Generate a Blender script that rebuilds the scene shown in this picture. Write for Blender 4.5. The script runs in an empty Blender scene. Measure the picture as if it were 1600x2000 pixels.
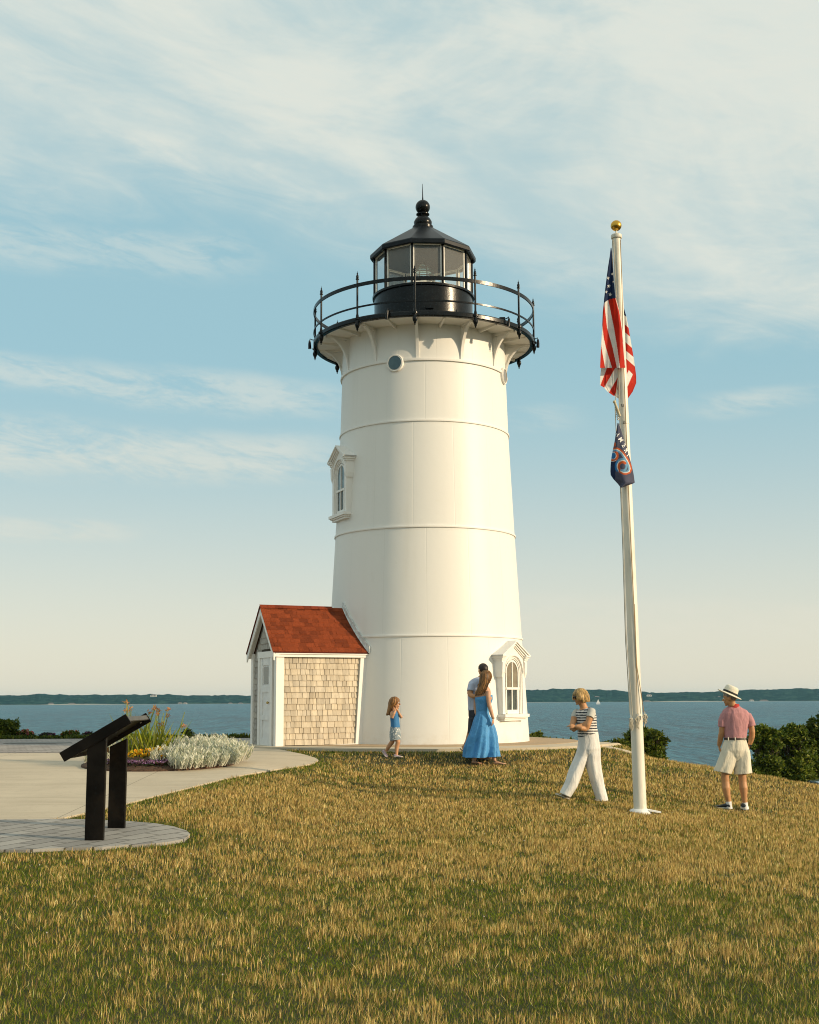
import bpy, bmesh, math, random
import numpy as np
from mathutils import Vector, Matrix
random.seed(7); RNG = np.random.default_rng(11)
SC = bpy.context.scene
COL = SC.collection
# ------------------------------------------------------------------ camera
F = 2450.0; PITCH = math.atan(363 / F); ROLL = math.radians(-0.28); EYE = 1.6
cam_d = bpy.data.cameras.new('camera'); cam = bpy.data.objects.new('camera', cam_d); COL.objects.link(cam)
cam_d.sensor_fit = 'HORIZONTAL'; cam_d.sensor_width = 32.0; cam_d.lens = F / 1600 * 32.0
cam_d.clip_start = 0.1; cam_d.clip_end = 60000
cam.matrix_world = Matrix.Translation((0, 0, EYE)) @ Matrix.Rotation(math.pi / 2 + PITCH, 4, 'X') @ Matrix.Rotation(ROLL, 4, 'Z')
SC.camera = cam
SC.cycles.pixel_filter_type = 'BLACKMAN_HARRIS'; SC.cycles.filter_width = 1.05
# ------------------------------------------------------------------ world, sun, exposure
SUN_EL, SUN_AZ = math.radians(17), math.radians(113)          # azimuth clockwise from +Y
SUN_STR, SKY_STR, EXPO = 4.6, 0.124, 0.0
SC.view_settings.view_transform = 'Standard'; SC.view_settings.look = 'None'
SC.view_settings.exposure = EXPO; SC.view_settings.gamma = 1.0
sd = bpy.data.lights.new('sun', 'SUN'); sd.energy = SUN_STR; sd.angle = math.radians(0.6); sd.color = (1.0, 0.785, 0.52)
so = bpy.data.objects.new('sun', sd); COL.objects.link(so)
sdir = Vector((math.sin(SUN_AZ) * math.cos(SUN_EL), math.cos(SUN_AZ) * math.cos(SUN_EL), math.sin(SUN_EL)))
so.rotation_euler = sdir.to_track_quat('Z', 'Y').to_euler(); so.location = (20, -15, 20)

class NT:
    """tiny node-graph helper"""
    def __init__(s, tree): s.t = tree
    def n(s, typ, ins=None, **props):
        nd = s.t.nodes.new(typ)
        for k, v in props.items(): setattr(nd, k, v)
        for k, v in (ins or {}).items():
            sock = nd.inputs[k]
            if hasattr(v, 'is_output') or isinstance(v, bpy.types.NodeSocket): s.t.links.new(v, sock)
            else: sock.default_value = v
        return nd
    def m(s, op, a, b=0.0, c=None, clamp=False):
        nd = s.t.nodes.new('ShaderNodeMath'); nd.operation = op; nd.use_clamp = clamp
        for i, v in enumerate((a, b, c)):
            if v is None: continue
            if isinstance(v, bpy.types.NodeSocket): s.t.links.new(v, nd.inputs[i])
            else: nd.inputs[i].default_value = v
        return nd.outputs[0]
    def sm(s, v, lo, hi):
        nd = s.t.nodes.new('ShaderNodeMapRange'); nd.interpolation_type = 'SMOOTHSTEP'
        s.t.links.new(v, nd.inputs[0]); nd.inputs[1].default_value = lo; nd.inputs[2].default_value = hi
        return nd.outputs[0]
    def vec(s, x, y, z=0.0):
        nd = s.t.nodes.new('ShaderNodeCombineXYZ')
        for i, v in enumerate((x, y, z)):
            if isinstance(v, bpy.types.NodeSocket): s.t.links.new(v, nd.inputs[i])
            else: nd.inputs[i].default_value = v
        return nd.outputs[0]
    def noise(s, vec, scale, detail=5.0, rough=0.55, dist=0.0, out='Fac'):
        nd = s.n('ShaderNodeTexNoise', {'Scale': scale, 'Detail': detail, 'Roughness': rough, 'Distortion': dist})
        if vec is not None: s.t.links.new(vec, nd.inputs['Vector'])
        return nd.outputs[out]
    def mix(s, f, a, b, mode='MIX'):
        nd = s.t.nodes.new('ShaderNodeMix'); nd.data_type = 'RGBA'; nd.blend_type = mode
        for i, v in ((0, f), (6, a), (7, b)):
            if isinstance(v, bpy.types.NodeSocket): s.t.links.new(v, nd.inputs[i])
            elif i == 0: nd.inputs[0].default_value = v
            else: nd.inputs[i].default_value = (*v[:3], 1)
        return nd.outputs[2]
    def ramp(s, f, stops, interp='LINEAR'):
        nd = s.t.nodes.new('ShaderNodeValToRGB'); nd.color_ramp.interpolation = interp
        e = nd.color_ramp.elements
        while len(e) < len(stops): e.new(0.5)
        for q, (p, c) in zip(e, stops): q.position = p; q.color = (*c[:3], 1)
        s.t.links.new(f, nd.inputs[0]); return nd.outputs[0]

W = bpy.data.worlds.new('World'); SC.world = W; W.use_nodes = True
wt = W.node_tree; wt.nodes.clear(); g = NT(wt)
sky = g.n('ShaderNodeTexSky', sky_type='NISHITA', sun_disc=False, sun_elevation=SUN_EL, sun_rotation=SUN_AZ, altitude=20.0, air_density=1.0, dust_density=1.2, ozone_density=2.5)
tc = g.n('ShaderNodeTexCoord'); sep = g.n('ShaderNodeSeparateXYZ', {0: tc.outputs['Generated']})
X, Y, Z = sep.outputs
DEG = 180 / math.pi
el = g.m('MULTIPLY', g.m('ARCSINE', Z), DEG)
az = g.m('MULTIPLY', g.m('ARCTAN2', X, Y), DEG)
# cirrus: direction-space noise, streaks tilted a few degrees
def rot(a):
    c, s_ = math.cos(math.radians(a)), math.sin(math.radians(a))
    return (g.m('ADD', g.m('MULTIPLY', az, c), g.m('MULTIPLY', el, s_)), g.m('SUBTRACT', g.m('MULTIPLY', el, c), g.m('MULTIPLY', az, s_)))
ax, ay = rot(-9)
warp = g.noise(g.vec(g.m('MULTIPLY', ax, 0.045), g.m('MULTIPLY', ay, 0.11), 3.1), 1.0, 4, 0.55)
soft = g.noise(g.vec(g.m('MULTIPLY', ax, 0.055), g.m('MULTIPLY', ay, 0.13), 7.7), 1.0, 7, 0.58, 0.6)
fine = g.noise(g.vec(g.m('MULTIPLY', ax, 0.16), g.m('MULTIPLY', ay, 0.62), 1.3), 1.0, 8, 0.66, 0.9)
fine2 = g.noise(g.vec(g.m('MULTIPLY', ax, 0.45), g.m('MULTIPLY', ay, 1.6), 5.3), 1.0, 6, 0.7, 0.5)
# lower edge of the big sheet as a function of azimuth
edge_pts = [(-60, 19.5), (-18.3, 20.6), (-13, 20.7), (-8.5, 20.6), (-4, 19.2), (3, 18.3), (6, 17.0), (10, 15.9), (18.5, 14.8), (60, 13)]
fc = wt.nodes.new('ShaderNodeFloatCurve'); cv = fc.mapping.curves[0]
while len(cv.points) < len(edge_pts): cv.points.new(0.5, 0.5)
for p_, (a_, e_) in zip(cv.points, edge_pts): p_.location = ((a_ + 60) / 120, e_ / 40); p_.handle_type = 'VECTOR'
fc.mapping.update(); wt.links.new(g.m('DIVIDE', g.m('ADD', az, 60), 120), fc.inputs[1])
edge = g.m('MULTIPLY', fc.outputs[0], 40)
dv = g.m('ADD', g.m('SUBTRACT', el, edge), g.m('MULTIPLY', g.m('SUBTRACT', warp, 0.5), 7.0))
dv = g.m('ADD', dv, g.m('MULTIPLY', g.m('SUBTRACT', fine, 0.5), 3.6))
m1 = g.sm(dv, -0.8, 3.6)
body = g.sm(g.m('ADD', g.m('MULTIPLY', soft, 0.88), g.m('MULTIPLY', fine, 0.20)), 0.37, 0.62)
m1 = g.m('MULTIPLY', m1, g.m('ADD', 0.36, g.m('MULTIPLY', body, 0.62)))
def band(e0, w, a0, a1, amp, tilt=0.0):
    d = g.m('ABSOLUTE', g.m('DIVIDE', g.m('SUBTRACT', g.m('ADD', el, g.m('MULTIPLY', g.m('SUBTRACT', warp, .5), 3.0)), g.m('ADD', e0, g.m('MULTIPLY', az, tilt))), w))
    v = g.m('SUBTRACT', 1.0, g.sm(d, 0.25, 1.0))
    v = g.m('MULTIPLY', v, g.m('MULTIPLY', g.sm(az, a0, a0 + 5), g.m('SUBTRACT', 1.0, g.sm(az, a1 - 5, a1))))
    return g.m('MULTIPLY', g.m('MULTIPLY', v, amp), g.sm(g.m('ADD', g.m('MULTIPLY', fine, .6), g.m('MULTIPLY', fine2, .45)), 0.40, 0.62))
bands = [band(13.7, 1.1, -40, -1, 0.5, -.03), band(11.1, 1.6, -40, -1.5, 0.6, 0), band(7.6, .8, -40, -10, 0.45), band(12.6, 0.8, 3, 9, 0.55), band(12.7, 0.8, 11, 20, .5), band(19.9, 1.5, -30, -5, .38, .02), band(3.5, 1.2, -10, 30, .25)]
m = m1
for b_ in bands: m = g.m('MAXIMUM', m, b_)
hz = g.m('SUBTRACT', 1.0, g.sm(el, 0.0, 17.0))                     # haze low over the sea
hz = g.m('POWER', hz, 1.3)
SKYGRADE = (1.0, 1.0, 1.0)
base = g.mix(1.0, sky.outputs[0], SKYGRADE, 'MULTIPLY')
SKYC = dict(blue=(3.0, 4.95, 5.45), hor=(6.95, 6.6, 5.35), cloud=(6.1, 6.35, 5.75))
grad = g.mix(hz, SKYC['blue'], SKYC['hor'])
base = g.mix(0.82, base, grad)
cl = g.mix(g.sm(el, 2, 20), (6.4, 6.0, 4.9), SKYC['cloud'])
cl = g.mix(g.m('MULTIPLY', g.sm(fine2, .35, .75), .5), cl, (6.6, 6.5, 5.7))
skyc = g.mix(g.m('MULTIPLY', m, 0.93), base, cl)
bg = g.n('ShaderNodeBackground', {0: skyc, 1: SKY_STR}); wo = g.n('ShaderNodeOutputWorld', {0: bg.outputs[0]})

# ------------------------------------------------------------------ photograph rays -> places (camera model above)
def ray(px, py):
    u = (px - 800) / F; v = -(py - 1000) / F
    c, s = math.cos(ROLL), math.sin(ROLL); a = u * c - v * s; b = u * s + v * c
    cp, sp = math.cos(PITCH), math.sin(PITCH)
    return (a, cp - b * sp, sp + b * cp)
def at(px, py, y):
    r = ray(px, py); t = y / r[1]; return Vector((r[0] * t, y, EYE + r[2] * t))
def sstep(t): t = np.clip(t, 0, 1); return t * t * (3 - 2 * t)
TX, TY = 0.333, 27.0                                               # tower axis
WATER_Z = -13.4
_by = [-20, 6, 10, 14, 17, 18.4, 20, 21.2, 22.0, 22.9, 24.0, 40]; _bz = [-.05, 0, .02, .05, .10, .155, .26, .35, .42, .55, .63, .64]
_ly = [-20, 5, 9, 12, 16, 20, 24, 40]; _lz = [0, .10, .19, .26, .39, .53, .63, .63]
def ground_z(x, y):
    x = np.asarray(x, float); y = np.asarray(y, float)
    b = np.interp(y, _by, _bz); l = np.interp(y, _ly, _lz)
    w = sstep((-0.3 - x) / 2.4)
    z = b * (1 - w) + l * w
    z = z - 0.058 * np.maximum(0, x - 1.8) * sstep((x - 1.8) / 1.5)
    z = z - 0.046 * np.maximum(0, x - 3.3)
    rr = np.hypot(x - TX, y - TY); k = sstep((4.9 - rr) / 0.8); z = z * (1 - k) + 0.635 * k
    yc = np.interp(x, [-20, 2.5, 4.2, 5.2, 7, 10, 16], [31.3, 30.6, 25.2, 23.6, 22.2, 21.2, 20])
    d = np.maximum(0, y - yc)
    fall = np.where(d < 2.5, 0.075 * d * d, 0.469 + 0.375 * (d - 2.5))
    zz = np.maximum(z - fall, np.where(y < 60, -2.85, np.maximum(-2.85 - (y - 60) * .42, -15)))
    zz = np.where(x < 4, np.where(z - fall < -2.85, np.maximum(z - fall, -15.0), zz), zz)
    return zz
def gz(x, y): return float(ground_z(x, y))
def gnd(px, py, y0=5.0, y1=60.0):
    r = ray(px, py); lo = y0
    y = y0
    while y < y1:
        t = y / r[1]
        if EYE + r[2] * t <= gz(r[0] * t, y): break
        y += 0.05
    t = y / r[1]; return Vector((r[0] * t, y, gz(r[0] * t, y)))

# ------------------------------------------------------------------ materials
MATS = {}
def new_mat(name):
    m_ = bpy.data.materials.new(name); m_.use_nodes = True; t = m_.node_tree
    for nd in list(t.nodes): t.nodes.remove(nd)
    MATS[name] = m_; return m_, NT(t)
def finish(q, bsdf, disp=None):
    o = q.n('ShaderNodeOutputMaterial', {0: bsdf})
def pm(name, col, rough=0.6, metal=0.0, var=0.12, vscale=6.0, bump=0.0, bscale=40.0, spec=0.5, stretch=(1, 1, 1), attr=None, trans=0.0, coat=0.0, dirt=None, dscale=2.5, damt=.5):
    """painted / cloth / stone surface: base colour with noise wear, bump, optional vertex colour"""
    m_, q = new_mat(name)
    t = q.n('ShaderNodeTexCoord'); mp = q.n('ShaderNodeMapping', {0: t.outputs['Object'], 'Scale': stretch}).outputs[0]
    nz = q.noise(mp, vscale, 6, 0.6)
    if attr:
        a = q.n('ShaderNodeAttribute', attribute_name=attr); c0 = a.outputs['Color']
    else:
        c0 = q.mix(0.0, col, col)
    dark = q.mix(1.0, c0, (1 - var * 1.6,) * 3, 'MULTIPLY'); lite = q.mix(1.0, c0, (1 + var,) * 3, 'MULTIPLY')
    c = q.mix(q.sm(nz, 0.3, 0.7), dark, lite)
    if dirt:
        nd = q.noise(mp, dscale, 8, 0.65); c = q.mix(q.m('MULTIPLY', q.sm(nd, 0.52, 0.72), damt), c, dirt)
    b = q.n('ShaderNodeBsdfPrincipled', {'Base Color': c, 'Roughness': rough, 'Metallic': metal, 'Specular IOR Level': spec, 'Coat Weight': coat})
    if bump:
        bp = q.n('ShaderNodeBump', {'Strength': min(1, bump), 'Distance': 0.01 * max(1, bump), 'Height': q.noise(mp, bscale, 4, 0.6)}); q.t.links.new(bp.outputs[0], b.inputs['Normal'])
    out = b.outputs[0]
    if trans:
        tr = q.n('ShaderNodeBsdfTranslucent', {0: c}); out = q.n('ShaderNodeMixShader', {0: trans, 1: out, 2: tr.outputs[0]}).outputs[0]
    finish(q, out); return m_

# ------------------------------------------------------------------ object helpers
ORG = {}
def link(o): COL.objects.link(o); return o
def empty(name, loc, label, cat, group=None):
    o = bpy.data.objects.new(name, None); link(o); o.location = loc; o.empty_display_size = .2
    o['label'] = label; o['category'] = cat
    if group: o['group'] = group
    ORG[o.name] = Vector(loc); return o
def tagtop(o, label=None, cat=None, group=None, kind=None):
    if label: o['label'] = label
    if cat: o['category'] = cat
    if group: o['group'] = group
    if kind: o['kind'] = kind
    return o

class MB:
    def __init__(s): s.v = []; s.f = []; s.mi = []; s.c = []; s.col = (1, 1, 1); s.m = 0
    def add(s, vs, fs):
        o = len(s.v); s.v.extend([tuple(p) for p in vs]); s.c.extend([s.col] * len(vs))
        for f in fs: s.f.append([o + i for i in f]); s.mi.append(s.m)
    def box(s, c, size, M=None):
        hx, hy, hz_ = size[0] / 2, size[1] / 2, size[2] / 2; c = Vector(c)
        vs = []
        for x, y, z in [(-1, -1, -1), (1, -1, -1), (1, 1, -1), (-1, 1, -1), (-1, -1, 1), (1, -1, 1), (1, 1, 1), (-1, 1, 1)]:
            p = Vector((x * hx, y * hy, z * hz_)); p = (M @ p if M else p) + c; vs.append(p)
        s.add(vs, [(0, 3, 2, 1), (4, 5, 6, 7), (0, 1, 5, 4), (1, 2, 6, 5), (2, 3, 7, 6), (3, 0, 4, 7)])
    def hexa(s, vs): s.add(vs, [(0, 3, 2, 1), (4, 5, 6, 7), (0, 1, 5, 4), (1, 2, 6, 5), (2, 3, 7, 6), (3, 0, 4, 7)])
    def prism(s, pts, off):
        """pts: list of 3-D points of a planar polygon, off: extrusion vector"""
        n = len(pts); off = Vector(off); a = [Vector(p) for p in pts]; b = [p + off for p in a]
        s.add(a + b, [list(range(n))[::-1], list(range(n, 2 * n))] + [(i, (i + 1) % n, n + (i + 1) % n, n + i) for i in range(n)])
    def loft(s, rings, cap=True, closed=True):
        n = len(rings[0]); vs = [p for r in rings for p in r]; fs = []
        for i in range(len(rings) - 1):
            for j in range(n if closed else n - 1):
                k = (j + 1) % n; fs.append((i * n + j, i * n + k, (i + 1) * n + k, (i + 1) * n + j))
        if cap and closed: fs.append(list(range(n))[::-1]); fs.append([(len(rings) - 1) * n + j for j in range(n)])
        s.add(vs, fs)
    def lathe(s, prof, cx, cy, seg=48, a0=0.0, a1=2 * math.pi, cap=False):
        full = abs(a1 - a0 - 2 * math.pi) < 1e-6; n = seg if full else seg + 1
        vs = []
        for r, z in prof:
            for j in range(n):
                a = a0 + (a1 - a0) * j / seg; vs.append((cx + r * math.sin(a), cy - r * math.cos(a), z))
        fs = []
        for i in range(len(prof) - 1):
            for j in range(seg):
                k = (j + 1) % n; fs.append((i * n + j, i * n + k, (i + 1) * n + k, (i + 1) * n + j))
        s.add(vs, fs)
    def tube(s, pts, r, seg=10, cap=True, flat=None):
        """flat=(vector, factor): squash cross-section along vector"""
        pts = [Vector(p) for p in pts]; n = len(pts)
        rs = r if isinstance(r, (list, tuple)) else [r] * n
        rings = []; T0 = (pts[1] - pts[0]).normalized(); up = Vector((0, 0, 1)) if abs(T0.z) < .9 else Vector((0, 1, 0))
        U = T0.cross(up).normalized()
        for i in range(n):
            T = (pts[min(i + 1, n - 1)] - pts[max(i - 1, 0)]).normalized()
            U = (U - T * U.dot(T)).normalized(); V = T.cross(U)
            ring = []
            for j in range(seg):
                a = 2 * math.pi * j / seg; d = U * math.cos(a) * rs[i] + V * math.sin(a) * rs[i]
                if flat: fv = Vector(flat[0]).normalized(); d = d - fv * d.dot(fv) * (1 - flat[1])
                ring.append(pts[i] + d)
            rings.append(ring)
        s.loft(rings, cap)
    def sphere(s, c, r, sx=1, sy=1, sz=1, seg=16, rings=10, M=None):
        c = Vector(c); vs = []; fs = []
        for i in range(rings + 1):
            th = math.pi * i / rings
            for j in range(seg):
                a = 2 * math.pi * j / seg
                p = Vector((r * sx * math.sin(th) * math.cos(a), r * sy * math.sin(th) * math.sin(a), r * sz * math.cos(th)))
                if M: p = M @ p
                vs.append(c + p)
        for i in range(rings):
            for j in range(seg):
                k = (j + 1) % seg; fs.append((i * seg + j, (i + 1) * seg + j, (i + 1) * seg + k, i * seg + k))
        s.add(vs, fs)
    def build(s, name, mat, parent=None, smooth=None, bevel=0.0, remesh=0.0, sub=0, top=None, post=None):
        L = ORG[parent.name] if parent is not None else Vector((0, 0, 0))
        if parent is None and top is not None: L = Vector(top)
        me = bpy.data.meshes.new(name)
        V_ = [(p[0] - L[0], p[1] - L[1], p[2] - L[2]) for p in s.v]
        me.from_pydata(V_, [], s.f)
        mats = mat if isinstance(mat, (list, tuple)) else [mat]
        for m_ in mats: me.materials.append(m_)
        me.polygons.foreach_set('material_index', s.mi)
        if any(c != (1, 1, 1) for c in s.c[:1] + s.c[-1:]) or len(set(s.c)) > 1:
            at_ = me.color_attributes.new('col', 'FLOAT_COLOR', 'POINT')
            at_.data.foreach_set('color', np.array([(*c, 1) for c in s.c], dtype=np.float32).ravel())
        me.update()
        bm = bmesh.new(); bm.from_mesh(me)
        if not remesh: bmesh.ops.remove_doubles(bm, verts=bm.verts, dist=1e-5)
        bmesh.ops.recalc_face_normals(bm, faces=bm.faces); bm.to_mesh(me); bm.free()
        o = bpy.data.objects.new(name, me); link(o)
        if remesh:
            md = o.modifiers.new('r', 'REMESH'); md.mode = 'VOXEL'; md.voxel_size = remesh
            sm_ = o.modifiers.new('s', 'SMOOTH'); sm_.iterations = 6; sm_.factor = .5
            dg = bpy.context.evaluated_depsgraph_get(); e = o.evaluated_get(dg)
            nm = bpy.data.meshes.new_from_object(e); o.modifiers.clear(); o.data = nm; nm.name = name
            if not nm.materials:
                for m_ in mats: nm.materials.append(m_)
            me = nm; smooth = 180
        if bevel:
            bv = o.modifiers.new('bevel', 'BEVEL'); bv.width = bevel; bv.segments = 2; bv.limit_method = 'ANGLE'; bv.angle_limit = math.radians(40)
        if sub:
            sb = o.modifiers.new('sub', 'SUBSURF'); sb.levels = sub; sb.render_levels = sub
        if smooth is not None:
            me.shade_smooth()
            if smooth < 180: me.set_sharp_from_angle(angle=math.radians(smooth))
        if parent is not None: o.parent = parent
        else: o.location = L
        ORG[o.name] = L
        return o
def flat_mesh(name, V_, F_, mat, kind=None, colors=None):
    me = bpy.data.meshes.new(name); me.from_pydata(V_, [], F_); me.materials.append(mat); me.update()
    if colors is not None:
        a_ = me.color_attributes.new('col', 'FLOAT_COLOR', 'POINT'); a_.data.foreach_set('color', np.asarray(colors, np.float32).ravel())
    o = bpy.data.objects.new(name, me); link(o)
    if kind: o['kind'] = kind
    ORG[o.name] = Vector((0, 0, 0)); return o
def inpoly(x, y, poly):
    x = np.asarray(x); y = np.asarray(y); r = np.zeros(x.shape, bool); n = len(poly)
    for i in range(n):
        x0, y0 = poly[i][:2]; x1, y1 = poly[(i + 1) % n][:2]
        if y0 == y1: continue
        c = ((y0 > y) != (y1 > y)) & (x < (x1 - x0) * (y - y0) / (y1 - y0) + x0); r ^= c
    return r
def vnoise(x, y, s, seed=0):
    """value noise in numpy"""
    x = np.asarray(x) / s; y = np.asarray(y) / s; xi = np.floor(x).astype(int); yi = np.floor(y).astype(int)
    fx = sstep(x - xi); fy = sstep(y - yi)
    def h(a, b): 
        n = (a * 374761393 + b * 668265263 + seed * 1442695041) & 0xffffffff
        n = ((n ^ (n >> 13)) * 1274126177) & 0xffffffff; return ((n ^ (n >> 16)) & 0xffff) / 65535.0
    return (h(xi, yi) * (1 - fx) + h(xi + 1, yi) * fx) * (1 - fy) + (h(xi, yi + 1) * (1 - fx) + h(xi + 1, yi + 1) * fx) * fy
# ================================================================== SETTING
# --- ground materials
m_, q = new_mat('lawn_soil')
t = q.n('ShaderNodeTexCoord').outputs['Object']
n1 = q.noise(t, 1.3, 8, 0.65); n2 = q.noise(t, 30, 6, 0.7)
c = q.ramp(n1, [(0.35, (0.014, 0.024, 0.003)), (0.55, (0.028, 0.034, 0.005)), (0.75, (0.05, 0.045, 0.010))])
c = q.mix(0.5, c, q.ramp(n2, [(0.3, (0.008, 0.013, 0.002)), (0.7, (0.06, 0.055, 0.014))]))
b = q.n('ShaderNodeBsdfPrincipled', {'Base Color': c, 'Roughness': 0.95}); q.t.links.new(q.n('ShaderNodeBump', {'Strength': 0.8, 'Distance': .03, 'Height': n2}).outputs[0], b.inputs['Normal'])
finish(q, b.outputs[0]); M_soil = m_
def concrete(name, a_, b_, sp, joints=None):
    m_, q = new_mat(name); t = q.n('ShaderNodeTexCoord').outputs['Object']
    n1 = q.noise(t, 0.7, 7, 0.6); n2 = q.noise(t, 90, 3, 0.7); n3 = q.noise(t, 9, 6, 0.6)
    c = q.mix(q.sm(n1, .3, .7), a_, b_); c = q.mix(q.m('MULTIPLY', q.sm(n2, .45, .75), .5), c, sp)
    c = q.mix(q.m('MULTIPLY', q.sm(n3, .5, .8), .25), c, (a_[0] * .6, a_[1] * .6, a_[2] * .6))
    n4 = q.noise(q.n('ShaderNodeMapping', {0: t, 'Scale': (.5, 5, 1), 'Rotation': (0, 0, .1)}).outputs[0], 1.0, 6, .65); c = q.mix(q.m('MULTIPLY', q.sm(n4, .45, .75), .35), c, (a_[0] * .68, a_[1] * .66, a_[2] * .62))
    n5 = q.noise(t, 1.7, 8, .75); c = q.mix(q.m('MULTIPLY', q.sm(n5, .60, .72), .4), c, (a_[0] * .55, a_[1] * .54, a_[2] * .52))
    if joints:
        s_ = q.n('ShaderNodeSeparateXYZ', {0: t})
        for ax_, per, off in joints:
            fr = q.m('ABSOLUTE', q.m('SUBTRACT', q.m('FRACT', q.m('DIVIDE', q.m('ADD', s_.outputs[ax_], off), per)), .5))
            ln = q.m('GREATER_THAN', fr, .5 - .006 / per)
            c = q.mix(q.m('MULTIPLY', ln, .75), c, (a_[0] * .35, a_[1] * .35, a_[2] * .35))
    b = q.n('ShaderNodeBsdfPrincipled', {'Base Color': c, 'Roughness': 0.85, 'Specular IOR Level': .25}); q.t.links.new(q.n('ShaderNodeBump', {'Strength': .35, 'Distance': .004, 'Height': n2}).outputs[0], b.inputs['Normal'])
    finish(q, b.outputs[0]); return m_
M_conc = concrete('path_concrete', (.46, .39, .285), (.54, .46, .34), (.62, .54, .41), [(1, 3.4, 1.2), (0, 3.4, .4)])
M_conc2 = concrete('apron_concrete', (.47, .405, .30), (.54, .47, .35), (.61, .54, .42))
M_agg = concrete('pad_aggregate', (.36, .26, .16), (.43, .32, .2), (.5, .4, .28))
def paver(name, sc, rotz, bw=.3, bh=.15, warm=0.0):
    m_, q = new_mat(name); t = q.n('ShaderNodeTexCoord').outputs['Object']
    mp = q.n('ShaderNodeMapping', {0: t, 'Rotation': (0, 0, rotz)}).outputs[0]
    br = q.n('ShaderNodeTexBrick', {'Vector': mp, 'Scale': 1.0, 'Mortar Size': .009, 'Mortar Smooth': .2, 'Bias': 0, 'Brick Width': bw, 'Row Height': bh, 'Color1': (.21 + warm, .20, .185, 1), 'Color2': (.36 + warm, .345, .31, 1), 'Mortar': (.04, .036, .03, 1)}, offset=.5)
    n1 = q.noise(t, 3.0, 6, .65); n2 = q.noise(t, 120, 3, .6)
    c = q.mix(q.m('MULTIPLY', q.sm(n1, .4, .7), .35), br.outputs[0], (.25, .235, .21)); c = q.mix(q.m('MULTIPLY', q.sm(n2, .4, .8), .3), c, (.5, .48, .44))
    b = q.n('ShaderNodeBsdfPrincipled', {'Base Color': c, 'Roughness': .85, 'Specular IOR Level': .25})
    h = q.m('SUBTRACT', q.m('MULTIPLY', n2, .25), br.outputs['Fac'])
    q.t.links.new(q.n('ShaderNodeBump', {'Strength': .7, 'Distance': .008, 'Height': h}).outputs[0], b.inputs['Normal'])
    finish(q, b.outputs[0]); return m_
M_pav = paver('paver_stone', 1, math.radians(-62), .42, .20)
M_pav2 = paver('plaza_stone', 1, math.radians(0), .35, .18, .02)

# --- ground sheet
def grid_patch(xs, ys):
    Xg, Yg = np.meshgrid(xs, ys); Zg = ground_z(Xg, Yg)
    V_ = np.stack([Xg.ravel(), Yg.ravel(), Zg.ravel()], 1); nx = len(xs); F_ = []
    for j in range(len(ys) - 1):
        for i in range(nx - 1): F_.append((j * nx + i, j * nx + i + 1, (j + 1) * nx + i + 1, (j + 1) * nx + i))
    return V_.tolist(), F_
xs = np.concatenate([np.linspace(-90, -13, 16), np.arange(-12.5, 13, .3), np.linspace(13.5, 90, 40)])
ys = np.concatenate([np.linspace(-60, 1, 12), np.arange(2, 34, .3), np.linspace(34.5, 130, 70)])
V_, F_ = grid_patch(xs, ys)
ground = flat_mesh('ground', V_, F_, M_soil, 'structure'); ground.data.shade_smooth()

# --- path, pavers (sheets laid on the ground)
def wpt(pts): return [tuple(gnd(a, b)[:2]) for a, b in pts]
PATH_FRONT = wpt([(572, 1471.5), (600, 1478), (616, 1483), (622, 1487), (614, 1493), (585, 1499), (540, 1506), (480, 1516), (420, 1529), (360, 1544), (300, 1559), (240, 1575), (180, 1589), (125, 1602)])
PATH = PATH_FRONT + wpt([(60, 1608), (0, 1612)]) + [(-6.5, 12.5), (-9, 10.5), (-16, 10), (-16, 31.0), (-4, 31.0), (-0.6, 30.6), (-2.2, 27), (-2.6, 24.2)]
PAVER = wpt([(371, 1636), (360, 1645), (330, 1652), (280, 1657), (200, 1661), (120, 1664), (50, 1667), (0, 1668)]) + [(-4.9, 11.35), (-6.2, 11.45), (-7.2, 12.3), (-6.8, 13.6)] + wpt([(0, 1607), (60, 1606), (125, 1605), (180, 1607), (240, 1609), (300, 1614), (340, 1621), (364, 1629)])
def sheet(name, poly, mat, lift, step=.3, holes=(), kind='structure', skirt=.10):
    bm = bmesh.new(); vs = [bm.verts.new((x, y, 0)) for x, y in poly]; bm.faces.new(vs)
    bmesh.ops.triangulate(bm, faces=bm.faces)
    x0, x1 = min(p[0] for p in poly), max(p[0] for p in poly); y0, y1 = min(p[1] for p in poly), max(p[1] for p in poly)
    for k in np.arange(math.floor(x0), x1, step):
        bmesh.ops.bisect_plane(bm, geom=bm.verts[:] + bm.edges[:] + bm.faces[:], plane_co=(k, 0, 0), plane_no=(1, 0, 0))
    for k in np.arange(math.floor(y0), y1, step):
        bmesh.ops.bisect_plane(bm, geom=bm.verts[:] + bm.edges[:] + bm.faces[:], plane_co=(0, k, 0), plane_no=(0, 1, 0))
    for v in bm.verts: v.co.z = gz(v.co.x, v.co.y) + lift
    bnd = [e for e in bm.edges if len(e.link_faces) == 1]
    r = bmesh.ops.extrude_edge_only(bm, edges=bnd)
    for v in [e for e in r['geom'] if isinstance(e, bmesh.types.BMVert)]: v.co.z -= skirt
    bmesh.ops.recalc_face_normals(bm, faces=bm.faces)
    me = bpy.data.meshes.new(name); bm.to_mesh(me); bm.free(); me.materials.append(mat)
    o = bpy.data.objects.new(name, me); link(o); o['kind'] = kind; ORG[o.name] = Vector((0, 0, 0)); return o
sheet('path', PATH, M_conc, .022)
sheet('pavement', PAVER, M_pav, .030)
def circ(cx, cy, r, n=72): return [(cx + r * math.cos(2 * math.pi * i / n), cy + r * math.sin(2 * math.pi * i / n)) for i in range(n)]
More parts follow.
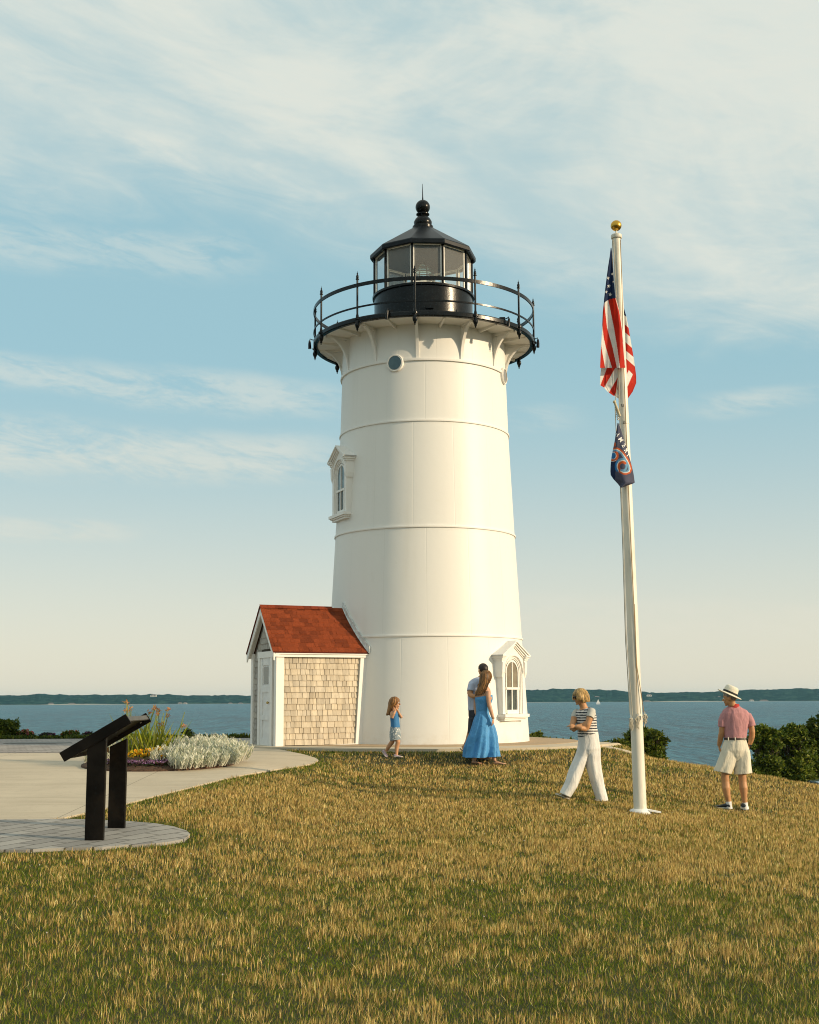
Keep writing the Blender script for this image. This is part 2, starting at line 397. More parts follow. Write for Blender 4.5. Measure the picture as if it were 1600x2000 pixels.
sheet('plaza', [(-16, 23.4), (-5.8, 23.3), (-4.2, 23.35), (-3.45, 23.9), (-3.3, 24.9), (-3.2, 27.5), (-3.4, 30.9), (-16, 30.9)], M_pav2, .027)
# shadow-like dark ellipse laid on the plaza; dark strip along its border
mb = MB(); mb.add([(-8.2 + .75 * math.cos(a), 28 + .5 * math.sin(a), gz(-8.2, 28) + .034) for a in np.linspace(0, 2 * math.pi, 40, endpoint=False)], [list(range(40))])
for rad in (1,):
    ring = [(-16 + .5 * k, 23.37) for k in range(24)]
    for (xa, ya), (xb, yb) in zip(ring[:-1], ring[1:]):
        d = Vector((xb - xa, yb - ya)).normalized(); n_ = Vector((-d.y, d.x)) * .025
        zz = gz(xa, ya) + .0335
        mb.add([(xa - n_.x, ya - n_.y, zz), (xb - n_.x, yb - n_.y, zz), (xb + n_.x, yb + n_.y, zz), (xa + n_.x, ya + n_.y, zz)], [(0, 1, 2, 3)])
o = mb.build('plaza_border_and_shadow', pm('paver_dark_and_shadow', (.17, .165, .15), .8)); o['kind'] = 'structure'
APRON_R = 4.1
sheet('apron', circ(TX, TY, APRON_R, 96), M_conc2, .055, .5, skirt=.25)
sheet('pad', circ(TX, TY, 3.2, 96), M_agg, .062, .5, skirt=.02)
# walkway that leaves the apron to the right and bends behind the crest
WALK = [(3.0, 24.35), (3.9, 24.55), (4.4, 24.62), (4.4, 24.78), (3.3, 24.8)]
sheet('walkway', WALK, M_conc2, .02)

# --- water
m_, q = new_mat('sea_water'); t = q.n('ShaderNodeTexCoord').outputs['Object']
w1 = q.noise(q.n('ShaderNodeMapping', {0: t, 'Scale': (.42, .055, 1)}).outputs[0], 1.0, 8, .62, .4)
w2 = q.noise(q.n('ShaderNodeMapping', {0: t, 'Scale': (.07, .007, 1)}).outputs[0], 1.0, 5, .6, .3)
w3 = q.noise(q.n('ShaderNodeMapping', {0: t, 'Scale': (.7, 1.1, 1)}).outputs[0], 1.0, 5, .65)
c = q.mix(q.sm(w2, .38, .62), (.003, .070, .112), (.010, .120, .175))
c = q.mix(q.m('MULTIPLY', q.sm(w1, .50, .68), .75), c, (.05, .23, .30)); c = q.mix(q.m('MULTIPLY', q.sm(w1, .50, .38), .85), c, (.004, .030, .045)); c = q.mix(q.m('MULTIPLY', q.sm(w2, .44, .30), .6), c, (.008, .045, .065))  # wave light and shade painted in: lighter crests, darker troughs
c = q.mix(q.m('MULTIPLY', q.sm(q.m('MULTIPLY', w1, w3), .36, .46), .5), c, (.3, .4, .4))
h = q.m('ADD', q.m('MULTIPLY', w1, 1.4), q.m('ADD', q.m('MULTIPLY', w3, .35), q.m('MULTIPLY', w2, 2.0)))
b = q.n('ShaderNodeBsdfPrincipled', {'Base Color': c, 'Roughness': .30, 'IOR': 1.33, 'Specular IOR Level': .10})
q.t.links.new(q.n('ShaderNodeBump', {'Strength': 1.0, 'Distance': 2.2, 'Height': h}).outputs[0], b.inputs['Normal']); finish(q, b.outputs[0]); M_water = m_
flat_mesh('water', [(-5200, -1500, WATER_Z), (5200, -1500, WATER_Z), (5200, 5400, WATER_Z), (-5200, 5400, WATER_Z)], [(0, 1, 2, 3)], M_water, 'structure')

# --- far shore
SHY = 3675.0; KM = SHY / F
m_, q = new_mat('far_woods'); t = q.n('ShaderNodeTexCoord').outputs['Object']
n1 = q.noise(q.n('ShaderNodeMapping', {0: t, 'Scale': (.045, .045, .12)}).outputs[0], 1, 8, .7); n2 = q.noise(t, .006, 4, .6)
c = q.ramp(n1, [(.40, (.003, .024, .024)), (.52, (.012, .045, .040)), (.68, (.05, .10, .075))]); c = q.mix(q.m('MULTIPLY', q.sm(n2, .5, .7), .3), c, (.02, .05, .035))  # teal of distant haze is put into the foliage colour
b = q.n('ShaderNodeBsdfPrincipled', {'Base Color': c, 'Roughness': 1.0, 'Specular IOR Level': 0}); finish(q, b.outputs[0])
M_far = m_
topx = [-700, -200, 0, 60, 85, 110, 200, 350, 500, 700, 850, 950, 1020, 1060, 1130, 1180, 1240, 1300, 1360, 1400, 1440, 1500, 1560, 1640, 1900, 2400]
topp = [5, 6, 8.0, 8.2, 10.5, 8.2, 7.6, 7.0, 4.8, 5, 7, 10, 13, 14.2, 14, 12.5, 8.5, 6.5, 6.2, 9, 11.5, 12.6, 13.2, 13.0, 9, 6]
V_ = []; F_ = []; xsf = np.linspace(-800, 2500, 900)
prof = [(0, 0), (14, .22), (60, .5), (160, .8), (320, 1.0), (700, .9), (1400, 0)]
for i, px in enumerate(xsf):
    X_ = (px - 800) * KM; H = (15 + np.interp(px, topx, topp) * KM)
    for j, (dy, k) in enumerate(prof):
        nz = (vnoise([X_], [dy], 26, j)[0] - .5) * 5.0 + (vnoise([X_], [dy], 9, j + 9)[0] - .5) * 3.2
        y_ = SHY + dy + 60 * (vnoise([X_], [0], 300, 5)[0] - .5); sc = y_ / SHY
        V_.append((X_ * sc, y_, WATER_Z - 2 if k == 0 else WATER_Z + H * k * (1 + dy / SHY) + nz * min(1, k * 1.6)))
n = len(prof)
for i in range(len(xsf) - 1):
    for j in range(n - 1): F_.append((i * n + j, (i + 1) * n + j, (i + 1) * n + j + 1, i * n + j + 1))
flat_mesh('far_hills', V_, F_, M_far, 'structure')
# beach line
V_ = []; F_ = []
for i, px in enumerate(xsf):
    X_ = (px - 800) * KM; w = max(0, vnoise([X_], [40], 160, 3)[0] - .25) * 3.4 + .3
    y_ = SHY - 12 + 60 * (vnoise([X_], [0], 300, 5)[0] - .5)
    V_ += [(X_, y_, WATER_Z + .1), (X_ * (y_ + 22) / y_, y_ + 22, WATER_Z + w + .3)]
for i in range(len(xsf) - 1): F_.append((2 * i, 2 * i + 2, 2 * i + 3, 2 * i + 1))
flat_mesh('far_beach', V_, F_, pm('beach_sand', (.42, .38, .30), .9), 'structure')
# houses on the far shore
M_hw = pm('house_wall', (.62, .6, .55), .8); M_hr = pm('house_roof', (.16, .14, .13), .9)
HS = [(37, 1376, 14, 7), (100, 1375, 16, 8), (140, 1375, 22, 7), (160, 1376, 14, 5), (300, 1358, 18, 6), (352, 1374, 12, 9), (362, 1373.5, 10, 7), (450, 1374, 11, 6), (470, 1374, 13, 6), (1063, 1361, 14, 11), (1166, 1361.5, 15, 6), (1268, 1357.5, 14, 6), (1264, 1370, 20, 7), (1396, 1363, 10, 6), (1405, 1361, 9, 5), (1468, 1367.5, 12, 6), (1492, 1369, 26, 8)]
HL = ['tiny pale house leftmost on the far shore, above the dark green bush', 'second tiny house from the left on the far beach', 'wide low pale house on the far beach left of the sign', 'small pale house just right of the wide low one left of the sign', 'small pale house high on the far woods, above the lilies', 'taller white beach house across the bay above the silver plants',
 'white beach house touching the taller one above the silver plants', 'small beach house across the bay, first one left of the shed', 'small beach house across the bay, nearest to the left wall of the shed', 'white house on the far hill just right of the tower window', 'small white house on the far hill above the sailboat', 'small house high on the far hill, just right of the flagpole',
 'wide low house on the far beach just right of the flagpole', 'small white house on the far hill left of the straw hat', 'smallest white house on the far hill beside the straw hat', 'small house on the far shore just right of the straw hat', 'widest low house on the far beach, rightmost of all']
M_win = pm('dark_window', (.05, .06, .07), .2)
for k, (px, py, w, h) in enumerate(HS):
    y_ = SHY - 6 if py > 1366 else SHY + 70
    p = at(px, py, y_); zb = p.z - h * .7
    ht = empty('far_house', (p.x, y_, zb), HL[k], 'house', 'houses along the far shore')
    mb = MB(); mb.box((p.x, y_, zb + h * .35), (w, 8, h * .7)); mb.build('wall', M_hw, ht)
    mb = MB(); z0 = zb + h * .7; mb.prism([(p.x - w / 2 - .5, y_ - 5, z0), (p.x + w / 2 + .5, y_ - 5, z0), (p.x + w * .3, y_, z0 + h * .45), (p.x - w * .3, y_, z0 + h * .45)], (0, .4, .1)); mb.prism([(p.x - w / 2 - .5, y_ + 5, z0), (p.x + w / 2 + .5, y_ + 5, z0), (p.x + w * .3, y_, z0 + h * .45), (p.x - w * .3, y_, z0 + h * .45)], (0, -.4, .1)); mb.build('roof', M_hr, ht)
    for s_ in (-.25, .25):
        mb = MB(); mb.box((p.x + w * s_, y_ - 4.05, zb + h * .38), (w * .16, .1, h * .28)); mb.build('window', M_win, ht)
# sailboat
p = at(1169, 1374.5, 2600); bt = empty('sailboat', (p.x, 2600, WATER_Z), 'tiny white sailboat on the bay behind the striped-shirt woman', 'sailboat')
mb = MB(); mb.prism([(p.x - 5, 2600, WATER_Z + 1.2), (p.x - 3.6, 2600, WATER_Z - .4), (p.x + 4, 2600, WATER_Z - .4), (p.x + 5, 2600, WATER_Z + 1.2)], (0, 2.4, 0)); mb.build('hull', pm('boat_white', (.8, .8, .78), .4), bt)
M_sail = pm('sail_cloth', (.85, .83, .78), .8)
mb = MB(); mb.prism([(p.x - .3, 2601, WATER_Z + 1.8), (p.x + 3.6, 2601, WATER_Z + 1.9), (p.x - .3, 2601, WATER_Z + 11)], (0, .1, 0)); mb.build('mainsail', M_sail, bt)
mb = MB(); mb.prism([(p.x - 4.4, 2601, WATER_Z + 1.6), (p.x - .6, 2601, WATER_Z + 1.7), (p.x - .6, 2601, WATER_Z + 9)], (0, .1, 0)); mb.build('jib', M_sail, bt)
mb = MB(); mb.tube([(p.x - .45, 2601, WATER_Z + 1), (p.x - .45, 2601, WATER_Z + 11.5)], .12, 6); mb.build('mast', M_hr, bt)

# --- air over the bay
hb = MB(); hb.box((0, 1950, (30 + WATER_Z - 1) / 2), (10900, 7300, 30 - WATER_Z + 1))
m_, q = new_mat('haze_air'); pv = q.n('ShaderNodeVolumePrincipled', {'Color': (.42, .76, 1.0, 1), 'Density': .000045, 'Anisotropy': .25}); q.n('ShaderNodeOutputMaterial', {'Volume': pv.outputs[0]})
o = hb.build('haze', m_); o['kind'] = 'stuff'
# ================================================================== LIGHTHOUSE
def white_paint(name, base, rough, seams=False):
    m_, q = new_mat(name); t = q.n('ShaderNodeTexCoord').outputs['Object']
    n1 = q.noise(q.n('ShaderNodeMapping', {0: t, 'Scale': (2.2, 2.2, .18)}).outputs[0], 1.0, 6, .6)
    n2 = q.noise(t, 5, 7, .65); n3 = q.noise(t, .8, 3, .5)
    c = q.mix(q.m('MULTIPLY', q.sm(n1, .5, .8), .35), base, (base[0] * .86, base[1] * .84, base[2] * .79))
    c = q.mix(q.m('MULTIPLY', q.sm(n2, .6, .8), .25), c, (base[0] * .82, base[1] * .79, base[2] * .72))
    h = q.m('MULTIPLY', q.noise(t, 1.6, 3, .5), .5)
    if seams:
        s_ = q.n('ShaderNodeSeparateXYZ', {0: t}); x, y, z = s_.outputs
        ang = q.m('DIVIDE', q.m('ARCTAN2', x, q.m('MULTIPLY', y, -1)), 2 * math.pi)
        tot = None
        for lo, hi, off in ((-1, 2.2, .04), (2.2, 4.4, .0), (4.4, 6.6, .022), (6.6, 7.92, .0), (7.92, 9, .05)):
            fr = q.m('ABSOLUTE', q.m('SUBTRACT', q.m('FRACT', q.m('ADD', q.m('MULTIPLY', ang, 14), off * 14)), .5))
            ln = q.sm(fr, .5 - .014, .5 - .003)
            inz = q.m('MULTIPLY', q.m('GREATER_THAN', z, lo), q.m('LESS_THAN', z, hi)); v = q.m('MULTIPLY', ln, inz)
            tot = v if tot is None else q.m('ADD', tot, v)
        c = q.mix(q.m('MULTIPLY', tot, .08), c, (base[0] * .55, base[1] * .52, base[2] * .45))
        h = q.m('ADD', h, q.m('MULTIPLY', tot, -.12))
        low = q.m('MULTIPLY', q.m('SUBTRACT', 1.0, q.sm(z, 0, .5)), q.sm(n2, .4, .7)); c = q.mix(q.m('MULTIPLY', low, .3), c, (.5, .42, .3))
    b = q.n('ShaderNodeBsdfPrincipled', {'Base Color': c, 'Roughness': rough, 'Specular IOR Level': .32})
    q.t.links.new(q.n('ShaderNodeBump', {'Strength': .5, 'Distance': .02, 'Height': h}).outputs[0], b.inputs['Normal'])
    finish(q, b.outputs[0]); return m_
WHITE = (.75, .74, .70)
M_tower = white_paint('tower_paint', WHITE, .46, True)
M_trim = white_paint('white_trim', (.78, .76, .715), .45)
M_black = pm('black_iron', (.005, .0065, .007), .25, var=.3, vscale=8, bump=.2, bscale=18, dirt=(.03, .022, .016), dscale=6, damt=.2, spec=.22)
M_roofb = pm('black_roof', (.006, .009, .012), .38, spec=.18, var=.3, vscale=5, bump=.1, bscale=20)
M_lining = pm('lantern_lining', (.88, .86, .79), .6, var=.06, dirt=(.5, .44, .34), dscale=3)
ZB = .62
lh = empty('lighthouse', (TX, TY, ZB), 'tall white round lighthouse tower with black gallery and glass lantern', 'lighthouse')
def R(z): return float(np.interp(z, [.5, .65, 2.82, 5.02, 7.23, 8.53, 9.3], [2.19, 2.18, 2.055, 1.94, 1.84, 1.805, 1.79]))
mb = MB(); prof = [(R(z), z) for z in np.arange(.5, 9.31, .1)]; mb.lathe(prof, TX, TY, 128); mb.build('tower_wall', M_tower, lh, smooth=40)
for z in (2.82, 5.02, 7.23):
    mb = MB(); r = R(z); mb.lathe([(r - .01, z - .016), (r + .022, z - .016), (r + .026, z), (r + .022, z + .022), (r - .01, z + .026)], TX, TY, 128); mb.build('band', M_trim, lh, smooth=60)
mb = MB(); r = R(8.53); mb.lathe([(r - .01, 8.50), (r + .035, 8.50), (r + .04, 8.52), (r + .035, 8.555), (r - .01, 8.56)], TX, TY, 128); mb.build('band', M_trim, lh, smooth=60)
# gallery
GR = 2.435; GB, GT = 9.262, 9.372
mb = MB(); mb.lathe([(1.7, GB + .03), (GR - .05, GB + .03)], TX, TY, 96); mb.build('deck_soffit', M_trim, lh, smooth=30)
mb = MB(); mb.lathe([(GR - .09, GB + .02), (GR - .07, GB), (GR, GB), (GR + .012, GB + .02), (GR + .012, GT - .02), (GR, GT), (1.0, GT)], TX, TY, 96); mb.build('gallery_deck', M_black, lh, smooth=30)
def PA(a, r, z): return Vector((TX + r * math.sin(a), TY - r * math.cos(a), z))
def UA(a): return Vector((math.cos(a), math.sin(a), 0))
def NA(a): return Vector((math.sin(a), -math.cos(a), 0))
post_as = [math.radians(-4.8 + 30.4 * 0 + 30 * k) for k in range(12)]
for a in post_as:
    u, n_ = UA(a), NA(a)
    # bracket: curved rib from the wall up to the deck edge with a thin web
    mb = MB(); ro = GR - .12; zt = GB + .03; zb_ = 8.54
    arc = []
    for t in np.linspace(0, 1, 15):
        th = t * math.pi / 2; rr = R(8.6) + .02 + (ro - R(8.6) - .02) * (1 - math.cos(th)); zz = zb_ + (zt - zb_ - .03) * math.sin(th); arc.append((rr, zz))
    rings = [[PA(a, r_, z_) - u * .032, PA(a, r_, z_) + u * .032, PA(a, r_ - .045 * (1 - i / 14), z_ + .045 * (i / 14)) + u * .032, PA(a, r_ - .045 * (1 - i / 14), z_ + .045 * (i / 14)) - u * .032] for i, (r_, z_) in enumerate(arc)]
    mb.loft(rings)
    poly = [PA(a, R(8.6) - .03, zb_)] + [PA(a, r_ - .01, z_ + .01) for r_, z_ in arc[:11]]
    poly = [p - u * .011 for p in poly]
    inner = [(R(8.6) - .03, zb_ + .0), (R(9.2) - .03, zt), (ro, zt), (ro, zt - .06), (R(9) + .06, zt - .06), (R(9) + .04, zb_ + .25)]
    mb.prism([PA(a, r_, z_) - u * .013 for r_, z_ in inner], u * .026)
    web = [PA(a, r_ - .02, z_ + .02) for r_, z_ in arc[3:12]] + [PA(a, R(9) + .05, zt - .08)]
    mb.prism([p - u * .006 for p in web], u * .012)
    mb.build('bracket', M_trim, lh, smooth=35)
    # small radial beam half way to the next bracket
    a2 = a + math.radians(15); u2 = UA(a2)
    mb = MB(); mb.prism([PA(a2, R(9.2) - .03, zt - .09) - u2 * .02, PA(a2, R(9.2) - .03, zt) - u2 * .02, PA(a2, GR - .12, zt) - u2 * .02, PA(a2, GR - .12, zt - .03) - u2 * .02], u2 * .04); mb.build('deck_beam', M_trim, lh)
    # railing post with finial and pendant
    mb = MB(); rp = GR + .0
    c = PA(a, rp, 0)
    pr = [(0, 9.065), (.012, 9.07), (.012, 9.10), (.03, 9.115), (.02, 9.13), (.034, 9.15), (.05, 9.19), (.052, 9.235), (.036, 9.25), (.036, 9.30), (.06, 9.31), (.06, 9.345), (.034, 9.36), (.03, 9.40), (.026, 9.42), (.021, 9.44), (.021, 10.17), (.036, 10.18), (.036, 10.195), (.022, 10.205), (.03, 10.235), (.024, 10.265), (.012, 10.29), (.018, 10.305), (.006, 10.325), (0, 10.375)]
    mb.lathe(pr, c.x, c.y, 12); mb.build('railing_post', M_black, lh, smooth=50)
mb = MB(); mb.lathe([(GR - .012, 10.02), (GR + .012, 10.02), (GR + .012, 10.095), (GR - .012, 10.095), (GR - .012, 10.02)], TX, TY, 96); mb.build('top_rail', M_black, lh, smooth=30)
mb = MB(); mb.lathe([(GR - .01, 9.565), (GR + .01, 9.565), (GR + .01, 9.60), (GR - .01, 9.60), (GR - .01, 9.565)], TX, TY, 96); mb.build('middle_rail', M_black, lh, smooth=30)
# floodlights hung on the deck edge
for adeg, s_ in ((-17.5, 1), (44, 1), (-84, 1), (84, 1)):
    a = math.radians(adeg); c = PA(a, GR + .02, GT); u = UA(a); n_ = NA(a)
    mb = MB(); mb.tube([c - n_ * .1 + Vector((0, 0, .02)), c + Vector((0, 0, .03)) + n_ * .02, c + n_ * .06 + Vector((0, 0, .05)), c + n_ * .07 + Vector((0, 0, .0))], .011, 6)
    mb.tube([c + n_ * .07 + Vector((0, 0, .01)), c + n_ * .07 - u * .01 + Vector((0, 0, -.07)), c + n_ * .065 - u * .025 + Vector((0, 0, -.17))], [.022, .032, .036], 8)
    mb.box(c - n_ * .12 + Vector((0, 0, .04)), (.12, .08, .07)); mb.build('floodlight', M_black, lh, smooth=50)
# drum below the glass
LR = 1.115
mb = MB(); mb.lathe([(LR - .04, GT), (LR - .0, GT), (LR, GT + .03), (LR - .02, GT + .04), (LR - .02, 10.36), (LR + .02, 10.375), (LR + .025, 10.42), (LR - .03, 10.44), (.4, 10.44)], TX, TY, 72); mb.build('drum', M_black, lh, smooth=35)
mb = MB(); p = PA(math.radians(6), LR + .0, 9.86); mb.box(p, (.17, .06, .05)); mb.build('vent_box', M_black, lh)
mb = MB(); mb.lathe([(0, 10.452), (LR - .08, 10.452), (LR - .08, 10.445)], TX, TY, 40); mb.build('lantern_floor', M_lining, lh)
# lantern: ten sides
VA = [math.radians(-13.5 + 36 * k) for k in range(10)]; ZG0, ZG1 = 10.43, 11.33
m_, q = new_mat('lantern_glass'); fr = q.n('ShaderNodeFresnel', {'IOR': 1.5}).outputs[0]
gl = q.n('ShaderNodeBsdfGlossy', {'Roughness': .02}); tr = q.n('ShaderNodeBsdfTransparent', {0: (.96, .98, .97, 1)})
mx = q.n('ShaderNodeMixShader', {0: q.m('MULTIPLY', fr, .9), 1: tr.outputs[0], 2: gl.outputs[0]}); dfz = q.n('ShaderNodeBsdfDiffuse', {0: (.85, .84, .78, 1)})
mx = q.n('ShaderNodeMixShader', {0: .13, 1: mx.outputs[0], 2: dfz.outputs[0]}); finish(q, mx.outputs[0]); M_lglass = m_
for k in range(10):
    a = VA[k]; b_ = VA[(k + 1) % 10] if k < 9 else VA[0] + 2 * math.pi
    p0, p1 = PA(a, LR - .035, 0), PA(b_, LR - .035, 0)
    e = (p1 - p0).normalized(); inw = Vector((-e.y, e.x, 0))
    mb = MB(); c = p0
    mb.prism([Vector((c.x, c.y, ZG0)) - e * .022 + inw * .02, Vector((c.x, c.y, ZG0)) + e * .022 + inw * .02, Vector((c.x, c.y, ZG0)) + NA(a) * .035 + e * .012, Vector((c.x, c.y, ZG0)) + NA(a) * .035 - e * .012], (0, 0, ZG1 - ZG0)); mb.build('mullion', M_black, lh)
    # pale inner stop seen around each pane
    mb = MB(); lo = Vector((0, 0, ZG0)); hi = Vector((0, 0, ZG1))
    for s0, s1 in ((.025, .05), ((p1 - p0).length - .05, (p1 - p0).length - .025)):
        mb.prism([p0 + e * s0 + lo + inw * .03, p0 + e * s1 + lo + inw * .03, p0 + e * s1 + lo + inw * .0, p0 + e * s0 + lo], hi - lo)
    mb.prism([p0 + e * .05 + lo, p1 - e * .05 + lo, p1 - e * .05 + lo + Vector((0, 0, .03)), p0 + e * .05 + lo + Vector((0, 0, .03))], inw * .03)
    mb.prism([p0 + e * .05 + hi - Vector((0, 0, .03)), p1 - e * .05 + hi - Vector((0, 0, .03)), p1 - e * .05 + hi, p0 + e * .05 + hi], inw * .03)
    fo = mb.build('window_frame', M_lining, lh)
    mb = MB(); mb.add([p0 + e * .04 + lo + inw * .014, p1 - e * .04 + lo + inw * .014, p1 - e * .04 + hi + inw * .014, p0 + e * .04 + hi + inw * .014], [(0, 1, 2, 3)]); mb.build('lantern_pane', M_lglass, lh)
def ngon(rad, z): return [PA(a, rad, z) for a in VA]
mb = MB(); mb.loft([ngon(LR - .06, 11.33), ngon(LR + .03, 11.30), ngon(LR + .06, 11.285), ngon(LR + .075, 11.31), ngon(LR + .075, 11.385), ngon(LR + .06, 11.41), ngon(.26, 12.02), ngon(.2, 12.05)]); ro_ = mb.build('lantern_roof', M_roofb, lh, smooth=20)
mb = MB(); mb.loft([ngon(LR - .07, 11.325), ngon(.45, 11.56), ngon(.25, 11.6)], cap=False); mb.build('lantern_ceiling', M_lining, lh)
mb = MB(); mb.lathe([(.20, 12.0), (.235, 12.03), (.235, 12.09), (.19, 12.12), (.2, 12.15), (.205, 12.2), (.17, 12.27), (.12, 12.32), (.11, 12.345), (.15, 12.37), (.15, 12.39), (.085, 12.41), (.08, 12.44)], TX, TY, 24); mb.build('roof_collar', M_black, lh, smooth=40)
mb = MB(); mb.sphere((TX, TY, 12.555), .165, seg=28, rings=18); mb.build('vent_ball', M_black, lh, smooth=180)
mb = MB(); mb.tube([(TX, TY, 12.7), (TX, TY, 12.8), (TX - .005, TY, 13.11)], [.02, .012, .004], 8); mb.build('lightning_rod', M_black, lh)
# inside: pedestal, classical lens, ladder frame
mb = MB(); mb.lathe([(.0, 10.44), (.34, 10.44), (.34, 10.48), (.2, 10.5), (.14, 10.55), (.14, 10.70), (.26, 10.72), (.26, 10.75), (0, 10.75)], TX, TY, 24); mb.build('lens_pedestal', M_lining, lh, smooth=40)
m_, q = new_mat('lens_glass'); gb = q.n('ShaderNodeBsdfGlass', {'Roughness': .05, 'IOR': 1.45, 'Color': (.75, .85, .82, 1)}); finish(q, gb.outputs[0]); M_lens = m_
lens = MB(); lens.lathe([(0, 10.76), (.16, 10.76), (.19, 10.8), (.20, 10.9), (.19, 11.0), (.14, 11.12), (.08, 11.19), (0, 11.2)], TX, TY, 24); lo_ = lens.build('lens', M_lens, lh, smooth=30)
for k in range(8):
    z = 10.78 + k * .052; rr = .235 * math.sqrt(max(.05, 1 - ((z - 10.9) / .32) ** 2)); mb = MB(); mb.lathe([(rr - .012, z), (rr + .02, z + .006), (rr - .012, z + .018)], TX, TY, 24); mb.build('lens_ring', M_black if k % 2 == 0 else M_lens, lo_, smooth=30)
mb = MB()
for k in range(4):
    a = math.radians(20 + 90 * k); mb.tube([PA(a, .24, 10.76), PA(a, .245, 10.95), PA(a, .16, 11.13), PA(a, .05, 11.23)], .015, 5)
mb.build('lens_cage', M_black, lo_)
# portholes
M_glassd = pm('dark_glass', (.05, .085, .09), .06, var=.1, spec=.9)
M_tanpane = pm('tan_pane', (.26, .22, .16), .15, var=.15, spec=.6)
for ad, mat_ in ((-19.7, M_glassd), (70.3, M_tanpane)):
    a = math.radians(ad); z = 8.47; C_ = PA(a, R(z), z); u, n_ = UA(a), NA(a); zv = Vector((0, 0, 1)); rings = []
    for dr, dn in ((.185, -.05), (.185, .035), (.175, .05), (.16, .05), (.15, .045), (.148, .055), (.148, -.02)):
        rings.append([C_ + (u * math.cos(t) + zv * math.sin(t)) * dr + n_ * dn for t in np.linspace(0, 2 * math.pi, 32, endpoint=False)])
    ph = MB(); ph.loft(rings, cap=False); po = ph.build('porthole', M_trim, lh, smooth=30)
    mb = MB(); ring = [C_ + (u * math.cos(t) + zv * math.sin(t)) * .15 + n_ * .046 for t in np.linspace(0, 2 * math.pi, 32, endpoint=False)]
    mb.prism(ring, -n_ * .006); mb.build('pane', mat_, po)
